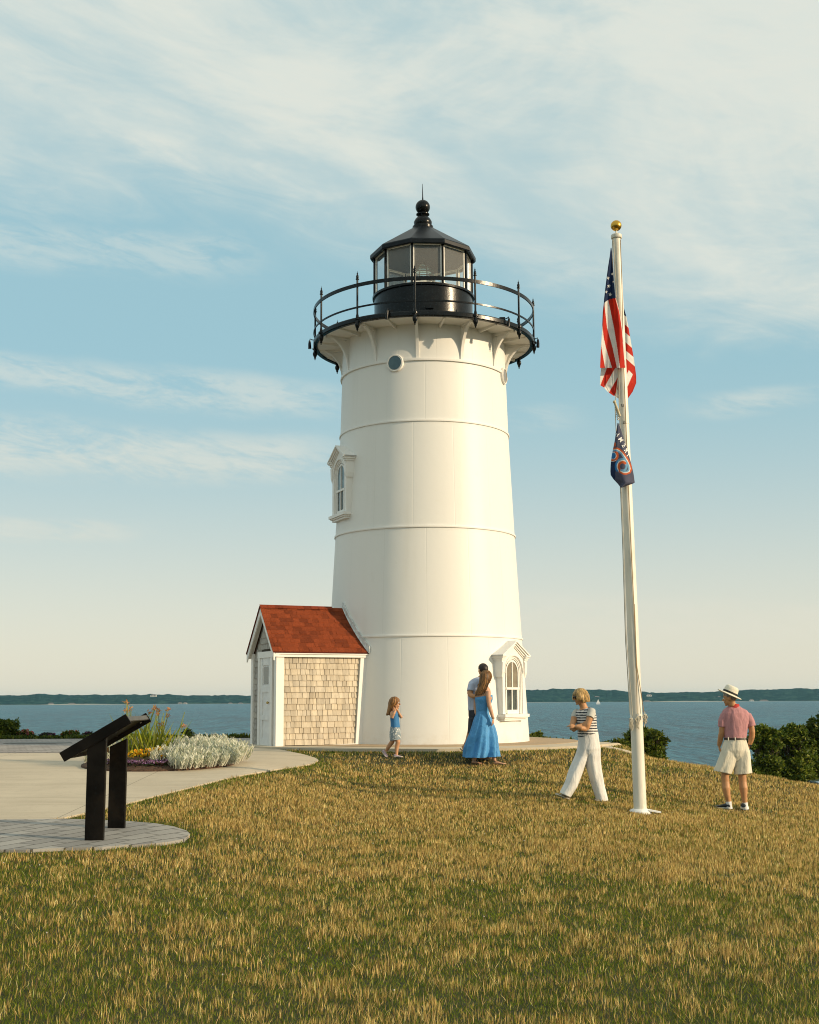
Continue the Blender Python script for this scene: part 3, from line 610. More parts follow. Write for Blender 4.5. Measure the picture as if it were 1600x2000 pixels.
# hooded windows
def hood_window(adeg, z0, lower_dark, upper):
    a = math.radians(adeg); u, n_ = UA(a), NA(a); zmid = z0 + .55; Rm = R(z0)
    def P(uu, nn, zz): return Vector((TX, TY, 0)) + u * uu + n_ * (Rm + nn) + Vector((0, 0, z0 + zz))
    def loop(hw, zb_, zs, nn, pts=16):
        """arched loop from bottom-left over the arch to bottom-right"""
        L_ = [P(-hw, nn, zb_), P(-hw, nn, (zb_ + zs) / 2)] + [P(-hw * math.cos(t), nn, zs + hw * math.sin(t)) for t in np.linspace(0, math.pi, pts)] + [P(hw, nn, (zb_ + zs) / 2), P(hw, nn, zb_)]
        return L_
    hw, zs = .245, .80
    wf = MB()
    outer_uv = [(-.43, -.03), (-.43, .4)] + [(-.43, .8), (-.43, 1.0), (-.43, 1.12)] + [(-.43 + .43 * k / 5.5, 1.12 + .23 * k / 5.5) for k in range(1, 6)] + [(.43 * k / 5.5, 1.35 - .23 * k / 5.5) for k in (.5, 1.5, 2.5, 3.5, 4.5)] + [(.43, 1.12), (.43, 1.0), (.43, .8)] + [(.43, .4), (.43, -.03)]
    n_in = 20
    ins = loop(hw + .085, -.03, zs, .06, 16)
    assert len(ins) == len(outer_uv), (len(ins), len(outer_uv))
    def strip(A, B):
        o = len(A); wf.add(A + B, [(i, i + 1, o + i + 1, o + i) for i in range(o - 1)])
    outf = [P(x, .06, z) for x, z in outer_uv]; outb = [P(x, -.35, z) for x, z in outer_uv]
    strip(outb, outf); strip(outf, ins)
    steps = [(.085, .06), (.085, .042), (.055, .040), (.055, .026), (.028, .024), (.028, .008), (.0, .006)]
    for (d0, n0), (d1, n1) in zip(steps[:-1], steps[1:]): strip(loop(hw + d0, -.03, zs, n0), loop(hw + d1, -.03, zs, n1))
    win = wf.build('window', M_trim, lh, smooth=25)
    # outer arch moulding
    mb = MB(); mb.tube(loop(hw + .10, zs - .02, zs, .062), .012, 6); mb.build('arch_moulding', M_trim, win, smooth=60)
    # sash
    mb = MB(); lp0, lp1 = loop(hw + .002, -.02, zs, .022), loop(hw - .032, -.02, zs, .022); mb.add(lp0 + lp1, [(i, i + 1, len(lp0) + i + 1, len(lp0) + i) for i in range(len(lp0) - 1)])
    lp2 = loop(hw - .032, -.02, zs, -.01); mb.add(lp1 + lp2, [(i, i + 1, len(lp0) + i + 1, len(lp0) + i) for i in range(len(lp0) - 1)])
    def bar(u0, u1, za, zb_, n0, n1): mb.hexa([P(u0, n0, za), P(u1, n0, za), P(u1, n1, za), P(u0, n1, za), P(u0, n0, zb_), P(u1, n0, zb_), P(u1, n1, zb_), P(u0, n1, zb_)])
    bar(-hw + .0, hw, .455, .50, .002, .036); bar(-.013, .013, .50, zs + hw - .02, 0, .026)
    bar(-hw + .03, hw - .03, -.03, .05, -.004, .03); bar(-.040, -.012, .05, .455, -.002, .03); bar(hw - .075, hw - .045, .05, .455, 0, .031)
    mb.build('sash', M_trim, win)
    mb = MB(); ring = loop(hw - .03, .48, zs, .008); mb.prism(ring, -n_ * .004); mb.build('pane', upper, win)
    mb = MB(); mb.hexa([P(-hw + .03, .004, .04), P(hw - .03, .004, .04), P(hw - .03, -.002, .04), P(-hw + .03, -.002, .04), P(-hw + .03, .004, .475), P(hw - .03, .004, .475), P(hw - .03, -.002, .475), P(-hw + .03, -.002, .475)]); mb.build('pane', lower_dark, win)
    # pediment: two raked mouldings with returns
    mb = MB()
    for s_ in (-1, 1):
        for (off, th, nf) in ((.0, .03, .15), (-.035, .038, .125), (-.072, .03, .10), (-.10, .025, .08)):
            e0, e1 = (s_ * (.535 + off * .6), 1.12 + off), (0, 1.415 + off)
            q4 = [P(e0[0], -.3, e0[1]), P(e1[0], -.3, e1[1]), P(e1[0], -.3, e1[1] + th), P(e0[0], -.3, e0[1] + th)]
            mb.prism(q4, n_ * (nf + .3))
        for (w0, zz, th, nf) in ((.535, 1.12, .03, .147), (.515, 1.085, .037, .122), (.49, 1.045, .04, .097), (.47, 1.01, .035, .077)):
            mb.prism([P(s_ * .37, -.3, zz), P(s_ * w0, -.3, zz), P(s_ * w0, -.3, zz + th), P(s_ * .37, -.3, zz + th)], n_ * (nf + .3))
    mb.build('pediment', M_trim, win)
    for s_ in (-1, 1):
        mb = MB()
        def blk(zt, zb_, wt0, wt1, nt, nb, wb0=None, wb1=None):
            wb0 = wt0 if wb0 is None else wb0; wb1 = wt1 if wb1 is None else wb1
            mb.hexa([P(s_ * wb0, -.2, zb_), P(s_ * wb1, -.2, zb_), P(s_ * wb1, nb, zb_), P(s_ * wb0, nb, zb_), P(s_ * wt0, -.2, zt), P(s_ * wt1, -.2, zt), P(s_ * wt1, nt, zt), P(s_ * wt0, nt, zt)])
        blk(1.01, .80, .385, .47, .095, .085); blk(.80, .70, .385, .47, .085, .062, .40, .455)
        mb.build('corbel', M_trim, win)
    mb = MB()
    for (w0, za, zb_, nf) in ((.46, -.095, -.035, .135), (.43, -.125, -.095, .105), (.40, -.165, -.125, .075)):
        mb.prism([P(-w0, -.3, za), P(w0, -.3, za), P(w0, -.3, zb_), P(-w0, -.3, zb_)], n_ * (nf + .3))
    mb.build('sill', M_trim, win)
hood_window(53.5, 1.30, pm('lower_pane', (.075, .085, .075), .12, var=.5, vscale=3, spec=.7), pm('upper_pane', (.21, .18, .13), .25, var=.12, spec=.4))
hood_window(-67, 5.48, pm('green_pane', (.03, .055, .05), .08, var=.4, spec=.8), pm('blue_pane', (.13, .19, .20), .12, var=.3, spec=.7))

# ================================================================== ENTRANCE SHED
C0 = Vector((-2.585, 24.5, 0)); ANG = math.radians(26); SU = Vector((math.cos(ANG), math.sin(ANG), 0)); SV = Vector((-math.sin(ANG), math.cos(ANG), 0))   # along, across
SW = 1.46; ZE = 2.50; ZR = 3.35; ZF = .60
def S(uu, vv, z): return C0 + SU * uu + SV * vv + Vector((0, 0, z))
sh = empty('shed', tuple(C0 + Vector((0, 0, ZF))), 'small cedar-shingled entrance shed with steep red roof joined to the tower', 'shed')
SL = 2.6
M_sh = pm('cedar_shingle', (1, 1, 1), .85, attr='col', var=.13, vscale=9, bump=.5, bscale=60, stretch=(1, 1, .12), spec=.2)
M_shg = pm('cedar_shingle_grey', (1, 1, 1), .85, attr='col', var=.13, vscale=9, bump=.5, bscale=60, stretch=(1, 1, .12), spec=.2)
M_core = pm('sheathing', (.08, .065, .045), .9)
mb = MB(); # core box
mb.prism([S(.03, .03, ZF), S(.03, SW - .03, ZF), S(.03, SW - .03, ZE - .02), S(.03, SW / 2, ZR - .06), S(.03, .03, ZE - .02)], SU * SL); core = mb.build('wall', M_core, sh)
def shingles(O, U, N, width, zlow, zhigh, umin, umax, row=.127, tone=(.56, .49, .385), skip=None, seed=1):
    row = .113; rnd = random.Random(seed); mb = MB(); z = zlow; k = 0
    while z < zhigh - .02:
        zt = min(z + row, zhigh); x = umin(z) - rnd.random() * .1; xe = umax(z)
        while x < xe:
            w = rnd.choice([.06, .07, .08, .09, .10, .11, .13, .18]) * (1.0 + rnd.random() * .25)
            a0, a1 = max(x, umin((z + zt) / 2)), min(x + w - .009, umax((z + zt) / 2)); x += w
            if a1 - a0 < .015 or (skip and skip((a0 + a1) / 2, z)): continue
            f = .86 + rnd.random() * .2; wm = rnd.random() * .06; dk = .84 if rnd.random() < .07 else 1
            mb.col = (tone[0] * f * dk + wm * .3, tone[1] * f * dk, tone[2] * f * dk * (1 - wm))
            zj = z + rnd.uniform(-.004, .004); t0, t1 = .026, .006; zz = zt + .012
            mb.hexa([O + U * a0 + Vector((0, 0, zj)), O + U * a1 + Vector((0, 0, zj)), O + U * a1 + N * t0 + Vector((0, 0, zj)), O + U * a0 + N * t0 + Vector((0, 0, zj)),
                     O + U * a0 + Vector((0, 0, zz)), O + U * a1 + Vector((0, 0, zz)), O + U * a1 + N * t1 + Vector((0, 0, zz)), O + U * a0 + N * t1 + Vector((0, 0, zz))])
        z += row; k += 1
    return mb
OZ = Vector((C0.x, C0.y, 0))
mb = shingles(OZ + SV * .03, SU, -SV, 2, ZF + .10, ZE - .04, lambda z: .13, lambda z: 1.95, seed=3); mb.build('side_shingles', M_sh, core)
def gl(z): return .10 if z < ZE - .1 else .1 + (z - ZE + .1) / (ZR - ZE) * (SW / 2)
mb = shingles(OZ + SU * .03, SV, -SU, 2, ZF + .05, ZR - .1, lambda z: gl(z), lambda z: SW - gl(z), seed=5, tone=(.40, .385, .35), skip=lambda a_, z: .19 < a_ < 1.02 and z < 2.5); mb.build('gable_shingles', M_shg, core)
# trim boards
mb = MB()
mb.hexa([S(-.02, -.02, ZF), S(.14, -.02, ZF), S(.14, .03, ZF), S(-.02, .03, ZF), S(-.02, -.02, ZE), S(.14, -.02, ZE), S(.14, .03, ZE), S(-.02, .03, ZE)])
mb.build('corner_board', M_trim, sh)
mb = MB(); mb.hexa([S(-.0225, -.0, ZF), S(.03, -.0, ZF), S(.03, .10, ZF), S(-.0225, .10, ZF), S(-.0225, 0, ZE), S(.03, 0, ZE), S(.03, .10, ZE), S(-.0225, .10, ZE)]); mb.build('corner_board', M_trim, sh)
mb = MB(); mb.hexa([S(-.02, SW - .09, ZF), S(.03, SW - .09, ZF), S(.03, SW + .02, ZF), S(-.02, SW + .02, ZF), S(-.02, SW - .09, ZE), S(.03, SW - .09, ZE), S(.03, SW + .02, ZE), S(-.02, SW + .02, ZE)]); mb.build('corner_board', M_trim, sh)
# board where the side wall meets the sloping tower
def wallhit(z, vv, rad=None):
    rr = (R(max(.6, z)) if rad is None else rad); o = C0 + SV * vv - Vector((TX, TY, 0)); bq = o.x * SU.x + o.y * SU.y; cq = o.x ** 2 + o.y ** 2 - rr * rr; dd = bq * bq - cq
    return -bq - math.sqrt(dd) if dd > 0 else -bq
mb = MB(); rings = []
for z in np.linspace(ZF, ZE - .02, 10):
    e = wallhit(z, .0); rings.append([S(e - .115, -.025, z), S(e + .03, -.025, z), S(e + .03, .05, z), S(e - .115, .05, z)])
mb.loft(rings); mb.build('joint_board', M_trim, sh)
eB = wallhit(.7, 0)
mb = MB(); mb.hexa([S(.10, -.03, ZF - .05), S(eB - .06, -.03, ZF), S(eB - .06, .03, ZF), S(.10, .03, ZF - .05), S(.10, -.03, ZF + .06), S(eB - .06, -.03, ZF + .115), S(eB - .06, .03, ZF + .115), S(.10, .03, ZF + .06)]); mb.build('base_board', M_trim, sh)
mb = MB(); eT = wallhit(ZE, 0)
mb.hexa([S(-.05, -.05, ZE - .10), S(eT + .06, -.05, ZE - .10), S(eT + .06, .02, ZE - .10), S(-.05, .02, ZE - .10), S(-.05, -.05, ZE - .01), S(eT + .06, -.05, ZE - .01), S(eT + .06, .02, ZE - .01), S(-.05, .02, ZE - .01)])
mb.hexa([S(-.06, -.075, ZE - .045), S(eT + .07, -.075, ZE - .045), S(eT + .07, -.052, ZE - .045), S(-.06, -.052, ZE - .045), S(-.06, -.075, ZE - .028), S(eT + .07, -.075, ZE - .028), S(eT + .07, -.052, ZE - .028), S(-.06, -.052, ZE - .028)])
mb.build('fascia', M_trim, sh)
# roof slopes as a sheet with layered shingle tabs, cut where they reach the tower
OV, OG = .07, .12       # eave and gable overhang
slope = (ZR - ZE) / (SW / 2); zc = lambda vv: ZE + (vv if vv <= SW / 2 else SW - vv) * slope + .085
M_rs = pm('red_asphalt_shingle', (1, 1, 1), .9, attr='col', var=.25, vscale=60, bump=.6, bscale=150, spec=.2)
rnd = random.Random(9); NROW = 11; rf = MB()
for side in (0, 1):
    for k in range(NROW):
        t0, t1 = k / NROW, (k + 1) / NROW + .04
        v0 = -OV + (SW / 2 + OV) * t0; v1 = -OV + (SW / 2 + OV) * min(1, t1); z0_, z1_ = zc(v0), zc(v1)
        if side: v0, v1 = SW - v0, SW - v1
        x = -OG; xe = min(2.2, wallhit(z0_, v0) + .3)
        x -= 0
        while x < xe:
            w = rnd.uniform(.07, .19); a1 = min(x + w, xe); f = rnd.choice([.72, .86, 1, 1, 1.1, 1.15]); rf.col = (.205 * f, .043 * f, .013 * f)
            lift = rnd.choice([.014, .018, .026]); up = Vector((0, 0, 1))
            rf.hexa([S(x, v0, z0_), S(a1 - .003, v0, z0_), S(a1 - .003, v1, z1_), S(x, v1, z1_), S(x, v0, z0_ + lift), S(a1 - .003, v0, z0_ + lift), S(a1 - .003, v1, z1_ + .003), S(x, v1, z1_ + .003)]); x += w
rf.col = (.10, .02, .01)
for side in (0, 1):
    v0, v1 = -OV, SW / 2; z0_, z1_ = zc(v0) - .025, zc(v1) - .025
    if side: v0, v1 = SW + OV, SW / 2
    rf.hexa([S(-OG + .01, v0, z0_), S(2.2, v0, z0_), S(2.2, v1, z1_), S(-OG + .01, v1, z1_), S(-OG + .01, v0, z0_ + .024), S(2.2, v0, z0_ + .024), S(2.2, v1, z1_ + .024), S(-OG + .01, v1, z1_ + .024)])
roof = rf.build('roof', M_rs, sh)
mb = MB()
for k in range(12):
    f = rnd.choice([.8, 1, 1.1]); mb.col = (.2 * f, .036 * f, .012 * f); x = -OG + k * .155
    if x > 1.35: break
    zz = zc(SW / 2) + .012; mb.hexa([S(x, SW / 2 - .07, zz - .055), S(x + .165, SW / 2 - .07, zz - .055), S(x + .165, SW / 2, zz + .004), S(x, SW / 2, zz + .004), S(x, SW / 2 - .07, zz - .045), S(x + .165, SW / 2 - .07, zz - .045), S(x + .165, SW / 2, zz + .016), S(x, SW / 2, zz + .016)])
mb.build('ridge_cap', M_rs, roof)
# rake boards under the gable edge
for side in (0, 1):
    mb = MB(); v0, v1 = -OV - .01, SW / 2
    if side: v0, v1 = SW + OV + .01, SW / 2
    z0_, z1_ = zc(-OV - .01) - .03, zc(SW / 2) - .03
    mb.hexa([S(-OG + .02, v0, z0_ - .13), S(-OG + .045, v0, z0_ - .13), S(-OG + .045, v1, z1_ - .15), S(-OG + .02, v1, z1_ - .15), S(-OG + .02, v0, z0_), S(-OG + .045, v0, z0_), S(-OG + .045, v1, z1_), S(-OG + .02, v1, z1_)])
    mb.hexa([S(-OG + .045, v0, z0_ - .06), S(.02, v0, z0_ - .06), S(.02, v1, z1_ - .06), S(-OG + .045, v1, z1_ - .06), S(-OG + .045, v0, z0_ - .035), S(.02, v0, z0_ - .035), S(.02, v1, z1_ - .035), S(-OG + .045, v1, z1_ - .035)])
    mb.build('rake_board', M_trim, sh)
# lead flashing along the tower
mb = MB(); rings = []
for vv in np.linspace(-.10, SW / 2 + .02, 22):
    z = zc(vv) + .015; e = wallhit(z, vv) ; p = S(e, vv, z); d = Vector((p.x - TX, p.y - TY, 0)).normalized(); w = .065
    jit = rnd.uniform(-.008, .008)
    rings.append([p - SU * .045 + Vector((0, 0, .012)), p + d * .03 + Vector((0, 0, .02)), p + d * .035 + SU * .0 + Vector((0, 0, .13 + jit)), p - d * .02 + Vector((0, 0, .13 + jit)), p - d * .05])
mb.loft(rings); mb.build('flashing', pm('lead_flashing', (.62, .64, .62), .5, var=.2, vscale=15, bump=.5, bscale=30), sh, smooth=50)
# door
DZ = 2.40; d0, d1 = .295, .915
def gbox(mb, v0, v1, z0_, z1_, a0, a1): mb.hexa([S(a0, v0, z0_), S(a1, v0, z0_), S(a1, v1, z0_), S(a0, v1, z0_), S(a0, v0, z1_), S(a1, v0, z1_), S(a1, v1, z1_), S(a0, v1, z1_)])
mb = MB(); gbox(mb, d0 - .11, d0, ZF, DZ, -.035, .04); gbox(mb, d1, d1 + .11, ZF, DZ, -.035, .04); gbox(mb, d0 - .125, d1 + .125, DZ, DZ + .12, -.04, .04); mb.build('door_frame', M_trim, sh)
M_door = pm('door_paint', (.72, .72, .70), .45, var=.05)
mb = MB(); gbox(mb, d0, d1, ZF + .02, DZ, .0, .03)
for v0, v1, z0_, z1_ in ((d0, d0 + .13, ZF + .02, DZ), (d1 - .13, d1, ZF + .02, DZ), (d0 + .10, d1 - .10, DZ - .15, DZ), (d0 + .13, d1 - .13, 1.72, 1.86), (d0 + .13, d1 - .13, 1.18, 1.28), (d0 + .13, d1 - .13, ZF + .02, ZF + .22)): gbox(mb, v0, v1, z0_, z1_, -.018, .0)
door = mb.build('door', M_door, sh)
mb = MB(); gbox(mb, d0 + .17, d1 - .17, 1.88, 2.22, -.006, -.001); mb.build('door_window', M_glassd, door)
mb = MB(); p = S(-.05, d0 + .09, 1.52); mb.sphere(p, .026, seg=10, rings=6); mb.tube([p, p + SU * .04], .012, 6); mb.build('handle', pm('brass', (.5, .36, .12), .3, metal=1), door, smooth=180)
mb = MB(); gbox(mb, d0, d1, ZF - .02, ZF + .02, -.14, .02); mb.build('door_sill', pm('sill_stone', (.2, .2, .19), .8), sh)
# green stain at the foot of the shingles comes from algae
# ================================================================== FLAGPOLE
PB = gnd(1251, 1588); PY = PB.y
pt = at(1204.3, 462, PY)
M_pole = pm('pole_paint', (.74, .70, .60), .42, var=.08, vscale=4, bump=.15, bscale=30, stretch=(1, 1, .2), dirt=(.42, .40, .33), dscale=5, damt=.75)
fp = empty('flagpole', tuple(PB), 'tall white-painted flagpole with gold ball on top, planted in the lawn', 'flagpole')
def PL(t): return PB.lerp(pt, t)
H = pt.z - PB.z
mb = MB(); mb.tube([PL(t) for t in np.linspace(-.01, 1, 30)], [.088 - .031 * max(0, t) for t in np.linspace(-.01, 1, 30)], 28)
mb.build('pole', M_pole, fp, smooth=60)
mb = MB(); z0 = PB.z
mb.lathe([(0, z0 + .055), (.10, z0 + .055), (.13, z0 + .045), (.155, z0 + .02), (.155, z0 - .05)], PB.x, PB.y, 24)
mb.prism([(PB.x + .1, PB.y - .12, z0 + .03), (PB.x + .26, PB.y - .12, z0 + .005), (PB.x + .26, PB.y - .06, z0 + .005), (PB.x + .1, PB.y + .06, z0 + .03)], (0, 0, .02)); mb.build('base_plate', pm('base_white', (.78, .77, .73), .5), fp, smooth=30)
tz = at(1210, 828, PY).z; tt = (tz - PB.z) / H
mb = MB(); rr = .088 - .031 * tt
mb.tube([PL(tt - .0012), PL(tt - .001), PL(tt + .0012)], [rr + .0, rr + .004, rr + .004], 28); mb.build('joint_collar', M_pole, fp, smooth=30)
mb = MB(); c = pt
mb.lathe([(.0, c.z - .005), (.06, c.z - .03), (.075, c.z - .03), (.08, c.z - .02), (.08, c.z + .02), (.06, c.z + .035), (0, c.z + .04)], c.x, c.y, 20); cap = mb.build('truck_cap', M_pole, fp, smooth=40)
mb = MB(); mb.tube([c + Vector((0, 0, .03)), c + Vector((0, 0, .1))], .014, 8); mb.build('spindle', M_pole, fp)
mb = MB(); mb.sphere(c + Vector((0, 0, .165)), .079, seg=28, rings=18); mb.build('gold_ball', pm('gold', (.62, .36, .06), .3, metal=1, var=.08), fp, smooth=180)
# conduit-like second halyard guard on the right side, thin ropes, cleats
M_rope = pm('halyard_rope', (.52, .47, .36), .9, bump=.6, bscale=200); M_ropeB = pm('halyard_brown', (.30, .2, .09), .9)
def rope(name, pxs, dy, rad, mat=M_rope, n=14):
    pts = [at(px, py, PY + dy) for px, py in pxs]; mb = MB(); mb.tube(pts, rad, 6); return mb.build(name, mat, fp, smooth=60)
rope('halyard', [(1196.5, 468), (1196, 490), (1201, 600), (1208, 735), (1201.5, 790), (1204, 850), (1212, 952), (1216, 1050), (1222, 1250), (1231, 1395)], -.09, .006)
rope('halyard', [(1198.5, 468), (1207.5, 640), (1209, 735), (1214, 960), (1218, 1050), (1224, 1250), (1236, 1400)], -.10, .005)
rope('halyard', [(1212, 468), (1214.5, 540), (1218, 700), (1227, 940), (1232, 1050), (1244, 1300), (1258, 1392)], -.085, .005, M_ropeB)
rope('halyard', [(1240, 1180), (1243, 1300), (1245, 1400)], -.11, .004, M_ropeB)
rnd = random.Random(4)
for px, py in ((1232, 1408), (1245, 1405), (1259, 1400)):
    c = at(px, py, PY - .10)
    mb = MB(); mb.box(c, (.03, .03, .05)); mb.tube([c + Vector((0, -.02, .07)), c + Vector((0, -.035, 0)), c + Vector((0, -.02, -.07))], [.008, .012, .008], 6); cl = mb.build('cleat', pm('cleat_metal%d' % px, (.5, .48, .42), .4, metal=.7), fp)
    mb = MB()
    for k in range(6):
        a = rnd.uniform(0, 6); dx = rnd.uniform(-.012, .012); L_ = rnd.uniform(.07, .14)
        mb.tube([c + Vector((dx, -.03, .04)), c + Vector((dx + .03 * math.cos(a), -.045, .0)), c + Vector((dx + .02 * math.sin(a), -.04, -.06)), c + Vector((dx + rnd.uniform(-.02, .02), -.03, -L_))], [.008, .009, .008, .006], 5)
    for k in range(4): mb.tube([c + Vector((-.02, -.03, .03 - k * .018)), c + Vector((0, -.05, .02 - k * .018)), c + Vector((.022, -.03, .03 - k * .018))], .007, 5)
    mb.build('rope_bundle', M_rope, cl, smooth=60)
for px, py in ((1216, 793), (1219, 826)):
    mb = MB(); c = at(px, py, PY - .075); mb.tube([c + Vector((-.012, 0, .03)), c + Vector((-.012, -.012, -.01)), c + Vector((.012, -.012, -.01)), c + Vector((.012, 0, .03))], .005, 5); mb.build('rope_guide', M_black, fp)
mb = MB(); mb.tube([at(1201, 786, PY - .13), at(1211, 813, PY - .13)], .018, 10); mb.sphere(at(1200.5, 785, PY - .13), .024, seg=10, rings=8); mb.build('counterweight', pm('tan_sleeve', (.55, .46, .28), .6), fp, smooth=50)
mb = MB()
for k in range(7):
    c = at(1202 + k * .9, 792 + k * 4.6, PY - .12); mb.tube([c + Vector((-.012, 0, .012)), c + Vector((0, -.01, -.012)), c + Vector((.012, 0, .012)), c + Vector((0, .01, .02))], .006, 5)
mb.build('snap_chain', pm('chain_metal', (.3, .25, .17), .4, metal=.8), fp)

# ================================================================== FLAGS
def cloth_mat(name, emit=0):
    return pm(name, (1, 1, 1), .75, attr='col', var=.06, vscale=14, spec=.2, trans=.28, bump=.1, bscale=60)
def sheet_px(mb, rows, nx, depth, colfn, sub=3.0):
    """rows: (py, px_left, px_right); depth(s,py)->metres relative to pole plane"""
    ys_ = np.arange(rows[0][0], rows[-1][0] + .01, sub if rows[-1][0] - rows[0][0] > 12 else 1.0)
    py_ = [r[0] for r in rows]; V_ = []; C_ = []
    for py in ys_:
        xl, xr = np.interp(py, py_, [r[1] for r in rows]), np.interp(py, py_, [r[2] for r in rows])
        for i in range(nx + 1):
            s_ = i / nx; px = xl + (xr - xl) * s_
            V_.append(at(px, py, PY + depth(s_, py))); C_.append(colfn(px, py))
    n = nx + 1; o = len(mb.v); mb.v.extend([tuple(p) for p in V_]); mb.c.extend(C_)
    for j in range(len(ys_) - 1):
        for i in range(nx): mb.f.append([o + j * n + i, o + j * n + i + 1, o + (j + 1) * n + i + 1, o + (j + 1) * n + i]); mb.mi.append(0)
NAVY = (.012, .026, .075); RED = (.50, .026, .012); WHT = (.74, .72, .67); DRED = RED
def li(py, ys_, xs_): return float(np.interp(py, ys_, xs_))
def star(px, py, cx, cy, r, rotd=0):
    dx, dy = px - cx, py - cy; d = math.hypot(dx, dy)
    if d > r: return False
    a = math.atan2(dx, -dy) - math.radians(rotd); k = (a / (2 * math.pi / 5)) % 1; k = abs(k - .5) * 2
    return d < r * (.40 + .60 * (k ** 1.6))
STARS = [(1187.3, 543, 3.0), (1189.5, 558.6, 3.4), (1183.8, 570, 2.8), (1192, 575, 3.6), (1195.8, 535, 2.4), (1198.4, 550, 1.9), (1188.5, 524, 0)]
def colA(px, py):
    cant = li(px, [1180, 1182, 1187, 1192, 1203], [593, 590, 586.5, 584, 582])
    if py < cant:
        for sx, sy, sr in STARS:
            if star(px, py, sx, sy, sr * 1.12, 8): return WHT
        return NAVY
    b0 = li(py, [583, 590, 640, 680, 718], [1187.5, 1189.2, 1199.5, 1206, 1211.3]); b1 = li(py, [590, 640, 680, 718], [1180.3, 1186, 1197, 1205])
    b2 = li(py, [590, 640, 660, 680, 718], [1172, 1177.2, 1179.5, 1184, 1195.5]); b3 = li(py, [640, 655, 680, 718], [1165, 1173, 1175.3, 1182])
    e = li(py, [583, 610, 640, 718], [1202.6, 1210, 1214.5, 1221])
    if px > e: return WHT
    if px > b0: return RED
    if px > b1: return WHT
    if px > b2: return RED
    if px > b3: return WHT
    return RED
def foldA(s_, py): return -.155 - .035 * math.sin(s_ * 7.5 + py * .012) * min(1, (py - 485) / 100) - .02 * math.sin(s_ * 15 + 1 + py * .02) * min(1, (py - 485) / 100) + .03 * s_
flg = empty('national_flag', tuple(at(1197, 600, PY - .14)), 'limp red, white and blue stars-and-stripes flag draped at the top of the flagpole', 'flag')
mb = MB(); sheet_px(mb, [(484, 1193, 1194.6), (500, 1191.2, 1196), (520, 1188, 1197.3), (545, 1184.6, 1199), (565, 1182.2, 1200.8), (583, 1180.2, 1203), (592, 1179.5, 1206), (610, 1177.5, 1210.5), (640, 1176.3, 1216), (680, 1174, 1220), (700, 1173, 1221.8), (718.5, 1172.3, 1222.5)], 90, foldA, colA, .8)
cl = mb.build('front_fold', cloth_mat('flag_cloth'), flg, smooth=180)
def colB(px, py):
    if star(px, py, 1217.3, 596.5, 3.4, 10): return WHT
    L_ = [(1216, 1223), (1216, 1227), (1218, 1230.5)]
    def ln(y0, y1, x0, x1): return y0 + (y1 - y0) * (px - x0) / (x1 - x0)
    if py < ln(614, 617.5, 1216, 1223): return NAVY
    if py < ln(632, 640, 1219, 1228): return WHT
    if py < ln(648, 657, 1219.5, 1230.5): return RED
    if py < ln(667, 679, 1221, 1234): return WHT
    if py < ln(684, 697, 1221.5, 1237.5): return RED
    if py < ln(700, 716, 1222.5, 1240.5): return WHT
    if inpoly(px, py, [(1222, 736), (1228.5, 723), (1236.3, 731), (1225.5, 756), (1222, 752)]): return WHT
    return RED
def foldB(s_, py): return .10 + .03 * math.sin(s_ * 5 + py * .03) + .05 * s_ - (.10 * sstep((py - 715) / 40) * (1 - s_))
mb = MB(); sheet_px(mb, [(586, 1213, 1215), (600, 1213, 1218.5), (617, 1213, 1223.3), (640, 1214, 1228), (655, 1214, 1230.5), (690, 1214, 1236.5), (715, 1214, 1240.5), (735, 1214, 1243), (748, 1214, 1243), (765, 1214, 1236), (780, 1214, 1225.5)], 50, foldB, colB, .8)
mb.build('rear_fold', MATS['flag_cloth'], flg, smooth=180)
def colC(px, py):
    def side(x0, y0, x1, y1): return (px - x0) * (y1 - y0) - (py - y0) * (x1 - x0)
    # diagonal boundaries from upper right to lower left
    if side(1185, 719, 1173, 752) < 0 and px < 1187: 
        return WHT
    if side(1201, 719, 1180.5, 757) > 0: 
        if side(1208.5, 734, 1188.5, 768) > 0:
            if side(1213, 745, 1199, 775.5) > 0: return WHT
            return RED
        return WHT
    return RED
def colC2(px, py):
    def xb(y, x0, y0, x1, y1): return x0 + (x1 - x0) * (y - y0) / (y1 - y0)
    if px < xb(py, 1186, 718, 1173.5, 751): return WHT
    if px < xb(py, 1202, 718, 1180.5, 757): return RED
    if px < xb(py, 1211, 730, 1188.5, 768): return WHT
    if px < xb(py, 1219, 735, 1199.5, 775): return RED
    return WHT
def foldC(s_, py): return -.06 + .10 * s_ - .02 * math.sin(s_ * 9 + py * .02)
mb = MB(); sheet_px(mb, [(712, 1174, 1214), (722, 1174, 1214), (735, 1172.6, 1214), (752, 1172, 1214), (757, 1180, 1214), (765, 1187, 1214), (772, 1197, 1214), (779, 1209, 1214)], 60, foldC, colC2, .8)
mb.build('lower_fold', MATS['flag_cloth'], flg, smooth=180)

